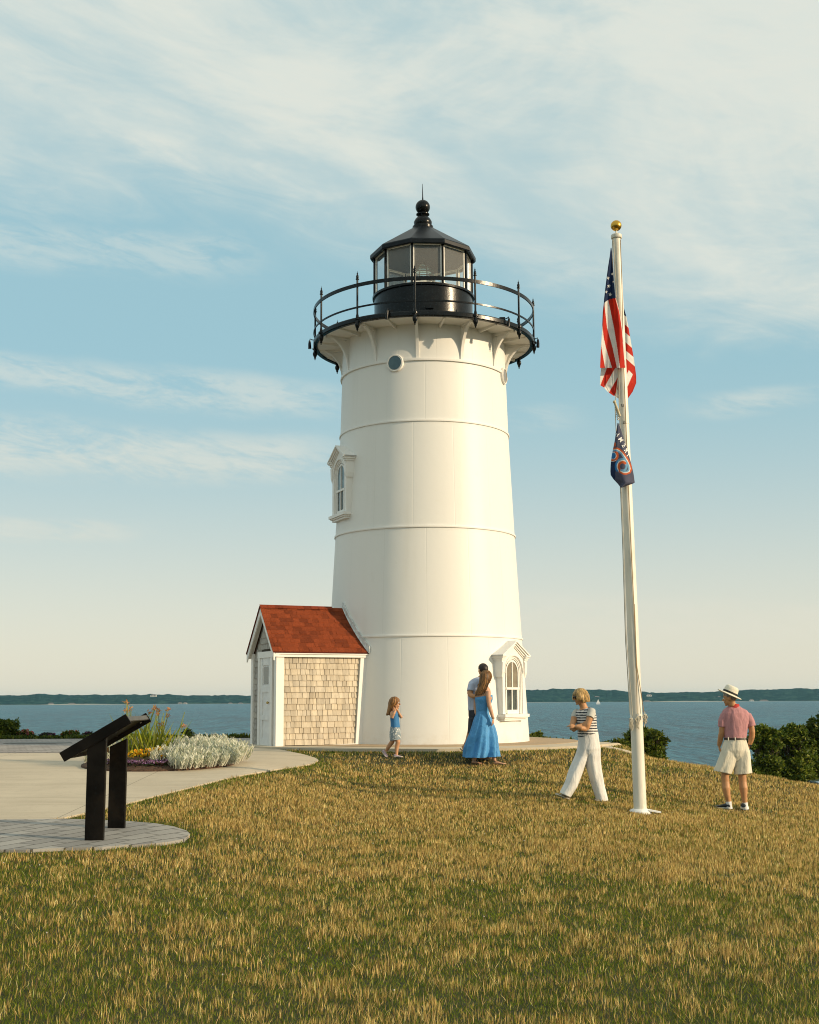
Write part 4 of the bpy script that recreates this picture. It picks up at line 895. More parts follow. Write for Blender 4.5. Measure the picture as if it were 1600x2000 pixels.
nf = empty('banner_flag', tuple(at(1210, 880, PY - .16)), 'small navy flag with orange, white and blue loops and white letters, hanging below the other', 'flag')
ORA = (.55, .11, .03); LBL = (.16, .36, .55); MBL = (.03, .17, .42); NAVY_LIT = (.085, .09, .14)
def dseg(px, py, P_):
    best = (1e9, 0)
    for (x0, y0), (x1, y1) in zip(P_[:-1], P_[1:]):
        dx, dy = x1 - x0, y1 - y0; t = max(0, min(1, ((px - x0) * dx + (py - y0) * dy) / (dx * dx + dy * dy))); ex, ey = px - x0 - t * dx, py - y0 - t * dy
        d = math.hypot(ex, ey)
        if d < best[0]: best = (d, math.copysign(d, dx * ey - dy * ex))
    return best[1]
LOOP = [(1199, 878), (1204, 877.5), (1209, 879), (1215, 884), (1221, 892), (1226, 900), (1230, 909), (1231.3, 916), (1229.5, 921), (1224, 923.5), (1218, 923.2), (1212, 920)]
def colN(px, py):
    c = NAVY_LIT
    # left small curl
    d2 = math.hypot(px - 1197, (py - 890) * .95)
    if d2 < 6: c = MBL
    elif d2 < 7.2: c = WHT
    elif d2 < 11.5 and px > 1199: c = ORA if py < 897 else ORA
    if py > 897 and px < 1203 and 6 <= d2 < 11: c = ORA if d2 < 10 else WHT
    if math.hypot(px - 1200.5, py - 868) < 4 and px < 1203: c = ORA
    # lower ring
    d3 = math.hypot((px - 1216.5), (py - 911) * .93); a = math.degrees(math.atan2(py - 911, px - 1216.5))
    left = (a > 95 or a < -35)
    if left:
        if 5.5 < d3 < 10.0: c = ORA
        elif 10.0 <= d3 < 11.6: c = WHT
        elif 11.6 <= d3 < 15.5: c = MBL if px < 1207 else LBL
        if a > 95 and d3 > 13 and py > 921: c = NAVY_LIT
    elif 5.5 < d3 < 9.5: c = LBL
    s_ = dseg(px, py, LOOP)
    if -3.6 < s_ < -.6: c = ORA
    elif -.6 <= s_ < .9: c = WHT
    elif .9 <= s_ < 4.0 and not (px < 1212 and py > 914): c = LBL
    if px < 1205 - (py - 870) * .05 and py > 900 and c == NAVY_LIT: c = (.015, .03, .08)  # cloth ground painted as sunlit grey-navy, with darker unlit navy at lower left
    return c
def foldN(s_, py): 
    k = min(1, (py - 826) / 40); return -.16 - .05 * math.sin(s_ * 3.4 - .3) * k + .012 * math.sin(s_ * 9 + py * .04) * k + .04 * abs(s_ - .25) * k
mb = MB(); sheet_px(mb, [(826, 1206.3, 1208), (840, 1204.3, 1213.5), (850, 1202.5, 1216.5), (860, 1201, 1219.3), (870, 1199, 1222.6), (880, 1197, 1226), (890, 1195, 1229), (900, 1193.6, 1231.6), (910, 1192.8, 1234.3), (920, 1192.4, 1236.6), (928, 1193, 1238.2), (936, 1198.5, 1239.2), (942.5, 1204.6, 1240.2), (945, 1207, 1236), (949, 1210, 1224), (952.5, 1213, 1215)], 90, foldN, colN, .8)
bn = mb.build('cloth', MATS['flag_cloth'], nf, smooth=180)
# letters sewn on the cloth
letters = [('A', 1206.5, 848.5, 62), ('M', 1212.5, 859, 56), ('E', 1218.6, 870, 55), ('R', 1223.4, 880, 58), ('I', 1227.6, 889.5, 62)]
dg = bpy.context.evaluated_depsgraph_get; M_let = pm('letter_white', (.85, .84, .8), .7)
for ch, px, py, rd in letters:
    cu = bpy.data.curves.new('letter', 'FONT'); cu.body = ch; cu.size = 11.2; cu.align_x = 'CENTER'; cu.align_y = 'CENTER'; cu.offset = .25
    ob = link(bpy.data.objects.new('letter', cu)); me = bpy.data.meshes.new_from_object(ob.evaluated_get(dg())); bpy.data.objects.remove(ob)
    c_, s2 = math.cos(math.radians(rd)), math.sin(math.radians(rd)); vs = []
    for v in me.vertices:
        x, y = v.co.x, v.co.y; X_ = px + x * c_ + y * s2; Y_ = py + x * s2 - y * c_
        xl = np.interp(Y_, [840, 860, 880, 900], [1204.3, 1201, 1197, 1193.6]); xr = np.interp(Y_, [840, 860, 880, 900], [1213.5, 1219.3, 1226, 1231.6])
        s_ = min(1, max(0, (X_ - xl) / (xr - xl))); X_ = min(X_, xr)
        vs.append(at(X_, Y_, PY + foldN(s_, Y_) - .006))
    mb = MB(); mb.add(vs, [list(p.vertices) for p in me.polygons]); mb.build('letter', M_let, bn)
    bpy.data.meshes.remove(me)

# ================================================================== INFORMATION SIGN
M_sb = pm('sign_black', (.0065, .0055, .0045), .45, var=.35, vscale=5, bump=.2, bscale=20, dirt=(.022, .016, .01), dscale=4, damt=.35, spec=.1)
YA, YB2 = 12.35, 13.35
_g = gnd(184, 1648); YA = _g.y; _h = gnd(228, 1624); YB2 = _h.y
sg = empty('information_sign', tuple((_g + _h) / 2), 'black metal slanted information board on two broad posts, seen from its side', 'information sign')
for (pl, pr_, yb, y_) in ((166.0, 202.5, 1650, YA), (210.8, 244, 1627, YB2)):
    a0, a1 = at(pl, yb, y_), at(pr_, yb, y_); zb_ = gz(a0.x, y_) - .03
    mb = MB(); zt = at(190 if y_ == YA else 230, 1452, y_).z
    w = a1.x - a0.x; mb.hexa([(a0.x, y_ - .03, zb_), (a1.x, y_ - .03, zb_), (a1.x, y_ + .03, zb_), (a0.x, y_ + .03, zb_), (a0.x, y_ - .03, zt - .03), (a1.x, y_ - .03, zt + .05), (a1.x, y_ + .03, zt + .05), (a0.x, y_ + .03, zt - .03)])
    mb.build('post', M_sb, sg, bevel=.006)
    mb = MB(); mb.box(((a0.x + a1.x) / 2, y_, zb_ + .035), (w + .05, .13, .012)); mb.build('foot_plate', M_sb, sg, bevel=.003)
nearf = [(116, 1470.5), (245.5, 1394.5), (257, 1412.5), (126, 1488)]
for y_ in (YA - .035, YB2 + .035):
    pts = [at(px, py, YA - .035) for px, py in nearf]; pts = [Vector((p.x, y_ - .012, p.z)) for p in pts]
    mb = MB(); mb.prism(pts, (0, .024, 0)); mb.build('side_frame', M_sb, sg, bevel=.004)
a_, b_, c_, d_ = [at(px, py, YA - .035) for px, py in nearf]; dirn = (b_ - a_).normalized(); dn = (d_ - a_).normalized()
def slab(name, s0, s1, t0, t1, mat, y0=YA, y1=YB2):
    L_ = (b_ - a_).length; H_ = (d_ - a_).length
    base_ = [a_ + dirn * (s0 * L_) + dn * (t0 * H_), a_ + dirn * (s1 * L_) + dn * (t0 * H_), a_ + dirn * (s1 * L_) + dn * (t1 * H_), a_ + dirn * (s0 * L_) + dn * (t1 * H_)]
    mb = MB(); mb.prism([Vector((p.x, y0 - .02, p.z)) for p in base_], (0, y1 - y0 + .04, 0)); return mb.build(name, mat, sg)
slab('panel', .03, .93, .10, .16, pm('panel_print', (.45, .5, .42), .3, var=.3, vscale=3))
slab('cross_bar', .965, .995, .28, .75, pm('bar_grey', (.07, .07, .065), .5))
slab('cross_bar', .03, .055, .15, .85, M_sb); slab('back_panel', .05, .92, .55, .62, M_sb)
for y_ in (YA + .03, YB2 - .03):
    mb = MB(); p = at(163, 1470, YA); q_ = at(171, 1478, YA); r_ = at(171, 1466, YA); mb.prism([Vector((p.x, y_, p.z)), Vector((q_.x, y_, q_.z)), Vector((r_.x, y_, r_.z))], (0, .05, 0)); mb.build('gusset', pm('gusset_bronze%d' % int(y_ * 10), (.12, .07, .02), .5), sg)
for px, py in ((228, 1437), (274, 1411)):
    mb = MB(); p = at(px, py, YB2 - .0); mb.sphere((p.x, YB2 - .0 if px < 250 else YB2 + .015, p.z), .011, seg=8, rings=6); mb.build('bolt', pm('bolt_steel%d' % px, (.6, .6, .58), .3, metal=1), sg)
# ================================================================== PEOPLE
UP = Vector((0, 0, 1))
def skin(name, col): return pm(name, col, .5, var=.08, vscale=12, bump=.08, bscale=90, spec=.35)
M_skin = skin('skin_tan', (.50, .255, .12)); M_skin2 = skin('skin_light', (.52, .29, .18)); M_skin3 = skin('skin_child', (.54, .29, .16))
HAIRC = {}
def hairmat(name, c):
    HAIRC[name] = c; return pm(name, c, .45, var=.3, vscale=40, stretch=(1, 1, .25), bump=.4, bscale=120, spec=.35, attr='col')
class Head:
    def __init__(s, c, f, s_=1.0, tilt=0.0):
        s.c = Vector(c); s.f = Vector(f).normalized(); s.r = s.f.cross(UP).normalized(); s.u = s.r.cross(s.f).normalized(); s.k = s_
        if tilt: Q = Matrix.Rotation(tilt, 3, s.f); s.r = Q @ s.r; s.u = Q @ s.u
        s.M = Matrix((s.r, s.f, s.u)).transposed()
    def p(s, r=0, f=0, u=0): return s.c + (s.r * r + s.f * f + s.u * u) * s.k
    def ell(s, mb, r, f, u, rr, rf, ru, seg=16, rings=10): mb.sphere(s.p(r, f, u), s.k, rr, rf, ru, seg, rings, s.M)
    def build(s, mb, neck):
        s.ell(mb, 0, -.005, .02, .076, .096, .098); s.ell(mb, 0, .022, -.045, .060, .066, .066)
        mb.tube([s.p(0, .088, .015), s.p(0, .104, -.004), s.p(0, .113, -.022), s.p(0, .088, -.028)], [.007 * s.k, .010 * s.k, .013 * s.k, .010 * s.k], 8)
        s.ell(mb, 0, .082, -.052, .024, .012, .007); s.ell(mb, 0, .080, -.063, .022, .012, .007); s.ell(mb, 0, .068, -.092, .024, .022, .018)
        s.ell(mb, 0, .076, .034, .052, .018, .012); s.ell(mb, .034, .062, -.02, .024, .022, .022); s.ell(mb, -.034, .062, -.02, .024, .022, .022)
        for sg_ in (-1, 1): s.ell(mb, sg_ * .077, -.008, -.004, .010, .020, .032); s.ell(mb, sg_ * .083, -.012, .006, .007, .018, .022)
        mb.tube([s.p(0, -.022, -.03), s.p(0, -.02, -.09), neck], [.058 * s.k, .056 * s.k, .062 * s.k], 16)
    def eyes(s, par):
        for sg_ in (-1, 1):
            e = MB(); e.sphere(s.p(sg_ * .032, .081, .008), .0125 * s.k, seg=10, rings=8); eo = e.build('eye', MATS['eye_white'], par, smooth=180)
            e = MB(); e.sphere(s.p(sg_ * .032, .0905, .008), .006 * s.k, seg=8, rings=6); e.build('iris', MATS['eye_dark'], eo, smooth=180)
            e = MB(); e.tube([s.p(sg_ * .014, .095, .03), s.p(sg_ * .034, .092, .035), s.p(sg_ * .052, .078, .028)], .004 * s.k, 6); e.build('eyebrow', MATS['brow'], par)
        e = MB(); e.tube([s.p(-.024, .088, -.057), s.p(0, .095, -.057), s.p(.024, .088, -.057)], .0045 * s.k, 6); e.build('mouth', MATS['lips'], par)
pm('brow', (.04, .022, .012), .7); pm('eye_white', (.7, .68, .64), .3); pm('eye_dark', (.02, .015, .01), .2); pm('lips', (.34, .10, .07), .5); hairmat('hair_brown', (.045, .024, .012))
hairmat('hair_blond', (.48, .31, .13)); hairmat('hair_honey', (.20, .10, .036)); hairmat('hair_child', (.27, .13, .045)); hairmat('hair_dark', (.03, .02, .014)); hairmat('hair_grey', (.3, .27, .23))
def cap_hair(h, name, mat, par, hairline=.055, back=-.055, side=.0, puff=.012, n=0, length=None, spread=.02, rad=.0065, seedv=1, sway=(0, 0), fmin=40):
    """shell over the skull plus strands; length(phi)->how far below head centre the strand ends"""
    mb = MB(); V_ = []; seg, rings = 40, 22
    for i in range(rings + 1):
        th = math.pi * i / rings
        for j in range(seg):
            a = 2 * math.pi * j / seg; d = Vector((math.sin(th) * math.sin(a), math.sin(th) * math.cos(a), math.cos(th)))   # r, f, u
            fr = (1 + d.y) / 2; lim = back + (hairline - back) * sstep((d.y + .55) / 1.1)           # lowest u for hair
            u = d.z * .105 + .02; k = 1.0 if u > lim else (.86 if u < lim - .02 else .93)
            wob = 1 + .02 * math.sin(a * 9 + th * 5) + .015 * math.sin(a * 17)
            V_.append(h.p(d.x * (.082 + puff) * k * wob, (d.y * (.101 + puff) - .006) * k * wob, d.z * (.098 + puff) * k * wob + .02))
    F_ = [(i * seg + j, (i + 1) * seg + j, (i + 1) * seg + (j + 1) % seg, i * seg + (j + 1) % seg) for i in range(rings) for j in range(seg)]
    mb.col = tuple(c_ * .8 for c_ in HAIRC[mat.name]); mb.add(V_, F_)
    rnd = random.Random(seedv)
    for _ in range(n):
        phi = math.radians(rnd.uniform(fmin, 360 - fmin)); L_ = length(math.degrees(phi)) * rnd.uniform(.88, 1.03)
        cr, cf = math.sin(phi), math.cos(phi); pts = []
        for t in np.linspace(0, 1, 7):
            if t < .45:
                th = t / .45 * math.pi / 2 * .95; rr = math.sin(th); pts.append(h.p(cr * rr * (.088 + puff), cf * rr * (.106 + puff) - .006, math.cos(th) * (.10 + puff) + .02))
            else:
                q_ = (t - .45) / .55; zz = .02 + .005 - q_ * (L_ + .02); w = 1 + spread * q_ * 3 - max(0, q_ - .6) * .25
                pts.append(h.p(cr * (.09 + puff) * w, cf * (.108 + puff) * w - .006, zz) + Vector((sway[0] * q_ * q_, sway[1] * q_ * q_, 0)) + Vector((rnd.uniform(-.004, .004), rnd.uniform(-.004, .004), 0)))
        f_ = rnd.choice([.45, .7, .9, 1.1, 1.35, 1.6]); mb.col = tuple(min(1, c_ * f_ * (1 if i_ < 2 else .92)) for i_, c_ in enumerate(HAIRC[mat.name])); mb.tube(pts, [rad * .4, rad, rad, rad * 1.1, rad, rad * .9, rad * .35], 5)
    return mb.build(name, mat, par, smooth=70)
def hand(mb, w, d, nrm, k=1.0, curl=.5, side=1):
    """wrist w, direction d of the fingers, nrm palm normal, side: thumb side along d x nrm"""
    d = Vector(d).normalized(); nrm = Vector(nrm); nrm = (nrm - d * nrm.dot(d)).normalized(); t = d.cross(nrm) * side; M = Matrix((t, d, nrm)).transposed()
    mb.tube([w - d * .02 * k, w + d * .02 * k, w + d * .055 * k, w + d * .085 * k], [.024 * k, .030 * k, .040 * k, .038 * k], 12, flat=(nrm, .42))
    for i, (o, L_) in enumerate(((.030, .068), (.010, .078), (-.011, .072), (-.030, .056))):
        p0 = w + (d * .078 + t * o) * k; c1 = curl * (.5 + i * .12); p1 = p0 + (d * math.cos(c1) - nrm * math.sin(c1)) * L_ * .5 * k; p2 = p1 + (d * math.cos(c1 * 2.1) - nrm * math.sin(c1 * 2.1)) * L_ * .5 * k
        mb.tube([p0 - d * .015 * k, p0, p1, p2], [.010 * k, .0098 * k, .0088 * k, .0072 * k], 8); mb.sphere(p2, .0072 * k, seg=8, rings=6)
    p0 = w + (d * .025 + t * .026) * k; p1 = p0 + (d * .032 + t * .026 - nrm * .008) * k; p2 = p1 + (d * .034 + t * .004 - nrm * .012) * k
    mb.tube([p0, p1, p2], [.013 * k, .0115 * k, .009 * k], 8); mb.sphere(p2, .009 * k, seg=8, rings=6)
def foot(mb, heel, toe, k=1.0):
    heel, toe = Vector(heel), Vector(toe); d = (toe - heel); L_ = d.length; d.normalize(); n = d.cross(UP).normalized(); up = n.cross(d)
    rings = []
    for t, w, h in ((-.02, .012, .02), (.04, .03, .04), (.2, .034, .062), (.4, .036, .052), (.6, .043, .036), (.78, .046, .024), (.9, .04, .018)):
        c = heel + d * L_ * t + up * h * .5 * k * 1.0
        rings.append([c + (n * math.cos(a) * w + up * math.sin(a) * h * .55) * k for a in np.linspace(0, 2 * math.pi, 12, endpoint=False)])
    mb.loft(rings)
    for i in range(5):
        o = (-.030 + i * .0155); r_ = .012 if i == 0 else .0085; mb.tube([heel + d * L_ * .82 + n * o * k + up * .012 * k, heel + d * L_ * (1.0 - abs(i - .5) * .03) + n * o * k + up * .009 * k], r_ * k, 7)
def shoe(heel, toe, par, mat, solemat, k=1.0, w=.05, name='shoe', hgt=.085, low=False):
    heel, toe = Vector(heel), Vector(toe); d = toe - heel; L_ = d.length; d.normalize(); n = d.cross(UP).normalized(); up = n.cross(d)
    mb = MB(); rings = []; srings = []
    for t, ww, h in ((0, .45, .75), (.04, .68, .95), (.15, .76, 1.0), (.3, .74, .92 if not low else .6), (.48, .82, .66 if not low else .5), (.66, 1.0, .5), (.85, .92, .40), (.96, .62, .32), (1.0, .3, .22)):
        c = heel + d * L_ * t; h_ = h * hgt * k; w_ = ww * w * k
        rings.append([c + n * math.cos(a) * w_ * (1 - .25 * max(0, math.sin(a))) + up * (.018 * k + (h_ - .018 * k) * (.5 + .5 * math.sin(a))) for a in np.linspace(0, 2 * math.pi, 16, endpoint=False)])
        srings.append([c + n * x * w_ * 1.1 + up * y for x, y in ((-1, 0), (1, 0), (1.02, .017 * k), (-1.02, .017 * k))])
    mb.loft(rings); so_ = mb.build(name, mat, par, smooth=60)
    mb = MB(); mb.loft(srings); mb.build('sole', solemat, so_, bevel=.003)
    return so_
def wrap(J, rows, seg=48, fold=0.0, nf=9, colfn=None, step=1.0, cap=False, ph=0.0, thick=True, sharp=0.0, inner=.94):
    """garment tube. rows: (pyL, pxL, pyR, pxR, halfdepth_m, dy_m, foldscale)"""
    rows = [tuple(r) + (1.0,) * (7 - len(r)) for r in rows]; mb = MB(); A = np.array(rows, float); tl = [0.0]
    for a_, b_ in zip(rows[:-1], rows[1:]): tl.append(tl[-1] + max(.5, abs((b_[0] + b_[2]) / 2 - (a_[0] + a_[2]) / 2)))
    n = max(len(rows), int(tl[-1] / step)); rings = []; cols = []
    for t in np.linspace(0, tl[-1], n):
        r = [np.interp(t, tl, A[:, i]) for i in range(7)]
        L_, R2 = J(r[1], r[0], r[5]), J(r[3], r[2], r[5]); c = (L_ + R2) / 2; U = (R2 - L_) / 2; V = Vector((0, r[4], 0)); ring = []
        for j in range(seg):
            a = 2 * math.pi * j / seg; w = fold * r[6] * (.8 * math.sin(nf * a + ph + t * .02 + 1.1 * math.sin(a * 2 + ph)) + .45 * math.sin((nf * 2 - 3) * a + 1.7 + t * .05 + .9 * math.sin(a * 3)) + .35 * math.sin(3 * a + t * .11 + ph)); w = w if not sharp else (abs(w) - fold * .4) * sharp
            ca, sa = math.cos(a), math.sin(a); q_ = 1 + w; ring.append(c + U * ca * q_ + V * sa * q_); 
            cols.append(colfn(L_, R2, a, r, t) if colfn else (1, 1, 1))
        rings.append(ring)
    if thick:
        k = len(rings)
        last = rings[-1]; c = sum(last, Vector()) / seg; rings.append([c + (p - c) * inner + Vector((0, 0, .004)) for p in last]); rings.append([c + (p - c) * (inner * .97) + Vector((0, 0, .05)) for p in last]); cols += cols[-seg:] * 2
    mb.loft(rings, cap=cap); mb.c = cols; return mb
def join(*mbs):
    o = mbs[0]
    for q_ in mbs[1:]:
        n = len(o.v); o.v += q_.v; o.c += [(1, 1, 1)] * len(q_.v); o.f += [[i + n for i in f] for f in q_.f]; o.mi += q_.mi
    o.c = [(1, 1, 1)] * len(o.v); return o
def person(name_label, feet, cat='person', group=None): return empty('person', tuple(feet), name_label, cat, group)
def mkJ(Y0): return lambda px, py, dy=0.0: at(px, py, Y0 + dy)

# ---- man in straw hat (right)
g0 = gnd(1434, 1583); Y0 = g0.y; J = mkJ(Y0); k_ = Y0 / F
P1 = person('man in straw hat, pink polo and cream shorts with hands in pockets', g0)
mb = MB(); h = Head(J(1425.5, 1364, -.02), (-.93, .38, -.10), .97); neck = J(1435, 1381); h.build(mb, neck)
# torso
def trow(J, rows, mb, seg=20):
    rings = []
    for py, xl, xr, dd, dy in rows:
        L_, R2 = J(xl, py, dy), J(xr, py, dy); c = (L_ + R2) / 2; U = (R2 - L_) / 2; rings.append([c + U * math.cos(a) + Vector((0, dd, 0)) * math.sin(a) for a in np.linspace(0, 2 * math.pi, seg, endpoint=False)])
    mb.loft(rings)
trow(J, [(1380, 1427, 1443, .05, 0), (1387, 1416, 1458, .075, .0), (1395, 1413, 1461, .09, 0), (1415, 1414, 1459, .105, 0), (1440, 1417, 1456, .11, 0), (1460, 1417, 1456, .11, 0), (1470, 1422, 1452, .08, 0)], mb)
mb.tube([J(1418, 1396), J(1412, 1405), J(1411, 1420), J(1410, 1430, .01), J(1408.5, 1438, .04), J(1406.5, 1448, .08), J(1404.5, 1457, .12)], [.048, .050, .046, .043, .044, .038, .028], 14)
mb.tube([J(1457, 1396), J(1464, 1405), J(1467.5, 1420), J(1469.5, 1430, .01), J(1469, 1438, .03), J(1466.5, 1448, .07), J(1463, 1457, .10)], [.048, .050, .046, .043, .044, .038, .028], 14)
hand(mb, J(1404.5, 1457, .12), (.25, .1, -1), (-1, 0, 0), .95, .3); hand(mb, J(1463, 1457, .10), (-.3, .1, -1), (1, 0, 0), .95, .3)
for s_, pts in ((0, [(1424, 1475, 0), (1419, 1500, 0), (1417, 1515, 0), (1417.3, 1527, 0), (1418.5, 1539, -.015), (1420.8, 1553, -.01), (1423.3, 1566, 0), (1424, 1576, 0)]), (1, [(1450, 1475, 0), (1450, 1500, 0), (1450, 1515, 0), (1451, 1527, 0), (1452.5, 1539, -.015), (1453.5, 1553, -.01), (1455, 1568, 0), (1456, 1577, 0)])):
    mb.tube([J(*p) for p in pts], [.075, .068, .060, .057, .060, .048, .036, .036], 16)
body = mb.build('body', M_skin, P1, remesh=.0065); h.eyes(P1)
M_polo = pm('polo_pink', (.50, .24, .25), .8, var=.09, vscale=20, bump=3, bscale=9, stretch=(1, 1, .4), trans=.1)
rows = [(1376, 1427.5, 1379, 1444.5, .062, 0, .2), (1381, 1420, 1383, 1450, .08, 0, .3), (1386, 1413, 1387, 1459, .10, 0, .5), (1393, 1409.5, 1393, 1463, .115, 0), (1405, 1411, 1405, 1463.5, .125, 0), (1420, 1413, 1420, 1461, .13, 0), (1436, 1415, 1436, 1458.5, .13, 0), (1442, 1415.5, 1442.5, 1457.5, .125, 0, .4)]
polo = wrap(J, rows, fold=.028, nf=7, step=1, thick=False, cap=True)
for pts, rr in (([(1422, 1396), (1414.5, 1399), (1411.5, 1409), (1411.3, 1420)], [.055, .064, .066, .066]), ([(1453, 1396), (1461, 1399), (1465.5, 1409), (1468, 1418.5)], [.055, .064, .066, .066])):
    mb = MB(); P_ = [J(a_, b_) for a_, b_ in pts]; mb.tube(P_, rr, 20); join(polo, mb)
polo.build('polo_shirt', M_polo, P1, remesh=.007)
M_red = pm('collar_red', (.42, .03, .02), .8); mb = MB(); ring = []
c0 = J(1434, 1379.5)
mb.lathe([(.062, c0.z - .035), (.085, c0.z - .03), (.075, c0.z + .03), (.066, c0.z + .034), (.06, c0.z - .0)], c0.x, c0.y, 24); mb.build('collar', M_red, P1, smooth=60)
M_short = pm('shorts_cream', (.66, .61, .49), .85, var=.06, vscale=8, bump=3, bscale=7, stretch=(1, 1, .35), spec=.2)
def legfn(side):
    if side < 0: rows = [(1452, 1414, 1452, 1436, .10, 0), (1468, 1408, 1468, 1439, .13, 0), (1480, 1404, 1482, 1440, .13, 0), (1495, 1399, 1497, 1435, .135, 0), (1505.5, 1394.5, 1512.5, 1428.5, .13, 0)]
    else: rows = [(1452, 1436, 1452, 1458, .10, 0), (1468, 1433, 1468, 1464, .13, 0), (1480, 1434.5, 1480, 1465.5, .13, 0), (1495, 1434.5, 1495, 1466.5, .13, 0), (1513, 1433.5, 1510, 1468.5, .125, 0)]
    return wrap(J, rows, fold=.045, nf=5, ph=1.2 * side, thick=False, cap=True)
mb = wrap(J, [(1444.5, 1415.5, 1444.5, 1457.5, .13, 0, .3), (1452, 1412.5, 1452, 1459.5, .14, 0), (1465, 1408, 1465, 1463.5, .145, 0), (1476, 1411, 1476, 1463, .13, 0), (1486, 1422, 1486, 1452, .09, 0)], fold=.03, nf=8, thick=False, cap=True)
a2 = legfn(-1); b2 = legfn(1)
join(mb, a2, b2); sho = mb.build('shorts', M_short, P1, remesh=.007)
mb = wrap(J, [(1441.2, 1415, 1441.2, 1458, .134, 0), (1445, 1414.8, 1445, 1458.2, .136, 0)], thick=False); mb.build('belt', pm('belt_brown', (.035, .02, .012), .5), P1, smooth=60)
for px in (1423, 1436.5, 1447, 1455):
    mb = MB(); c = J(px, 1443, -.138 + abs(px - 1436.5) * .0025); mb.box(c, (.014, .012, .05)); mb.build('belt_loop', M_short, sho)
mb = MB(); c = J(1463.8, 1455.5, .095); mb.tube([c + Vector((.012, 0, .012)), c + Vector((-.006, 0, -.012))], .038, 14); mb.build('watch', pm('watch_black', (.02, .02, .02), .3), P1)
M_sock = pm('sock_white', (.72, .72, .72), .9); M_sh1 = pm('shoe_navy', (.015, .025, .035), .6, var=.3); M_sole = pm('sole_cream', (.6, .56, .47), .7)
for pts in ([(1423.3, 1565.5), (1424.2, 1574), (1425.5, 1580)], [(1454.8, 1567.5), (1456, 1575), (1457, 1581)]):
    mb = MB(); mb.tube([J(*p) for p in pts], [.042, .041, .045], 16); mb.build('sock', M_sock, P1, smooth=60)
fl = J(1428, 1584, -.03); fr_ = J(1452.5, 1584, -.04); fl.z = fr_.z = g0.z + .02
shoe(fl, fl + Vector((-.20, .22, .0)), P1, M_sh1, M_sole, 1, .055); shoe(fr_, fr_ + Vector((.10, .27, .0)), P1, M_sh1, M_sole, 1, .055)
# straw hat tilted down to the back
hc = h.p(0, -.012, .068); tilt = Matrix.Rotation(math.radians(24), 3, Vector((0, 1, 0))) @ Matrix.Rotation(math.radians(4), 3, Vector((1, 0, 0)))
def hatring(r, z, ex=1.12): return [hc + tilt @ Vector((r * ex * math.cos(a), r * math.sin(a), z + (-.012 * abs(math.sin(a)) if r > .12 else 0))) for a in np.linspace(0, 2 * math.pi, 32, endpoint=False)]
M_straw = pm('straw', (.76, .71, .57), .75, var=.08, vscale=60, bump=.7, bscale=220)
mb = MB(); mb.loft([hatring(.085, -.004), hatring(.155, -.012), hatring(.165, -.010), hatring(.165, -.004), hatring(.14, .002), hatring(.098, .004), hatring(.096, .03), hatring(.092, .075), hatring(.084, .105), hatring(.06, .122), hatring(.03, .116), hatring(.01, .108)]); hat = mb.build('straw_hat', M_straw, P1, smooth=50)
mb = MB(); mb.loft([hatring(.1005, .006), hatring(.0995, .034), hatring(.096, .034), hatring(.097, .006)], cap=False); mb.build('hat_band', pm('band_black', (.01, .012, .01), .6), hat, smooth=30)
cap_hair(h, 'hair', MATS['hair_grey'], P1, hairline=.06, back=-.03, puff=.002)

# ---- woman in striped shirt
g0 = gnd(1142, 1564); Y0 = g0.y; J = mkJ(Y0)
P2 = person('woman in striped T-shirt and wide white trousers, arms crossed, striding left', g0)
mb = MB(); h = Head(J(1133.5, 1362, 0), (-.93, -.34, -.12), .94); neck = J(1142, 1386, .01); h.build(mb, neck)
trow(J, [(1383, 1135, 1150, .05, 0), (1389, 1127, 1160, .08, 0), (1396, 1124, 1163, .10, 0), (1415, 1127, 1163, .105, 0), (1435, 1131, 1165, .10, 0), (1450, 1133, 1166, .11, 0), (1470, 1135, 1165, .10, 0)], mb)
mb.tube([J(1155, 1392, -.13), J(1152, 1404, -.17), J(1148, 1416, -.19), J(1145, 1424, -.18)], [.052, .047, .042, .040], 14)
mb.tube([J(1145, 1424, -.18), J(1135, 1422.5, -.22), J(1125, 1419, -.20)], [.040, .036, .027], 14); hand(mb, J(1125, 1419, -.20), (-1, .35, .25), (.1, -.6, .8), .9, .5, -1)
mb.tube([J(1127, 1392, .06), J(1121, 1404, -.02), J(1118, 1418, -.08), J(1119, 1425, -.10)], [.05, .045, .042, .040], 14)
mb.tube([J(1119, 1425, -.10), J(1128, 1420, -.17), J(1137, 1416, -.17)], [.040, .036, .027], 14); hand(mb, J(1136, 1416, -.17), (1, -.1, .35), (0, -.9, .2), .9, .3)
mb.tube([J(1142, 1470), J(1127, 1510, -.04), J(1109, 1548, -.08)], [.06, .048, .034], 14); mb.tube([J(1156, 1470), J(1163, 1515, .04), J(1176, 1556, .06)], [.06, .048, .034], 14)
mb.build('body', M_skin, P2, remesh=.0065)
h.eyes(P2)
NAVS = (.018, .022, .034); WS = (.68, .66, .62)
def stripes(L_, R2, a, r, t):
    z_px = r[0] + (r[2] - r[0]) * (.5 + .5 * math.cos(a)); return NAVS if (z_px / 5.15) % 1 < .46 else WS
M_stripe = pm('striped_cotton', (1, 1, 1), .85, attr='col', var=.05, bump=.3, bscale=14)
rows = [(1386.5, 1134, 1381, 1152, .07, 0, .2), (1388, 1127.5, 1385, 1158, .10, 0, .4), (1392, 1124, 1388, 1162, .115, 0), (1400, 1123.5, 1398, 1165, .125, 0), (1415, 1126, 1412, 1165.5, .13, 0), (1428, 1128.5, 1422, 1166.5, .13, 0), (1440.5, 1129, 1430, 1168.5, .135, 0)]
wrap(J, rows, fold=.014, nf=8, step=.7, seg=64, colfn=stripes).build('t_shirt', M_stripe, P2, smooth=80)
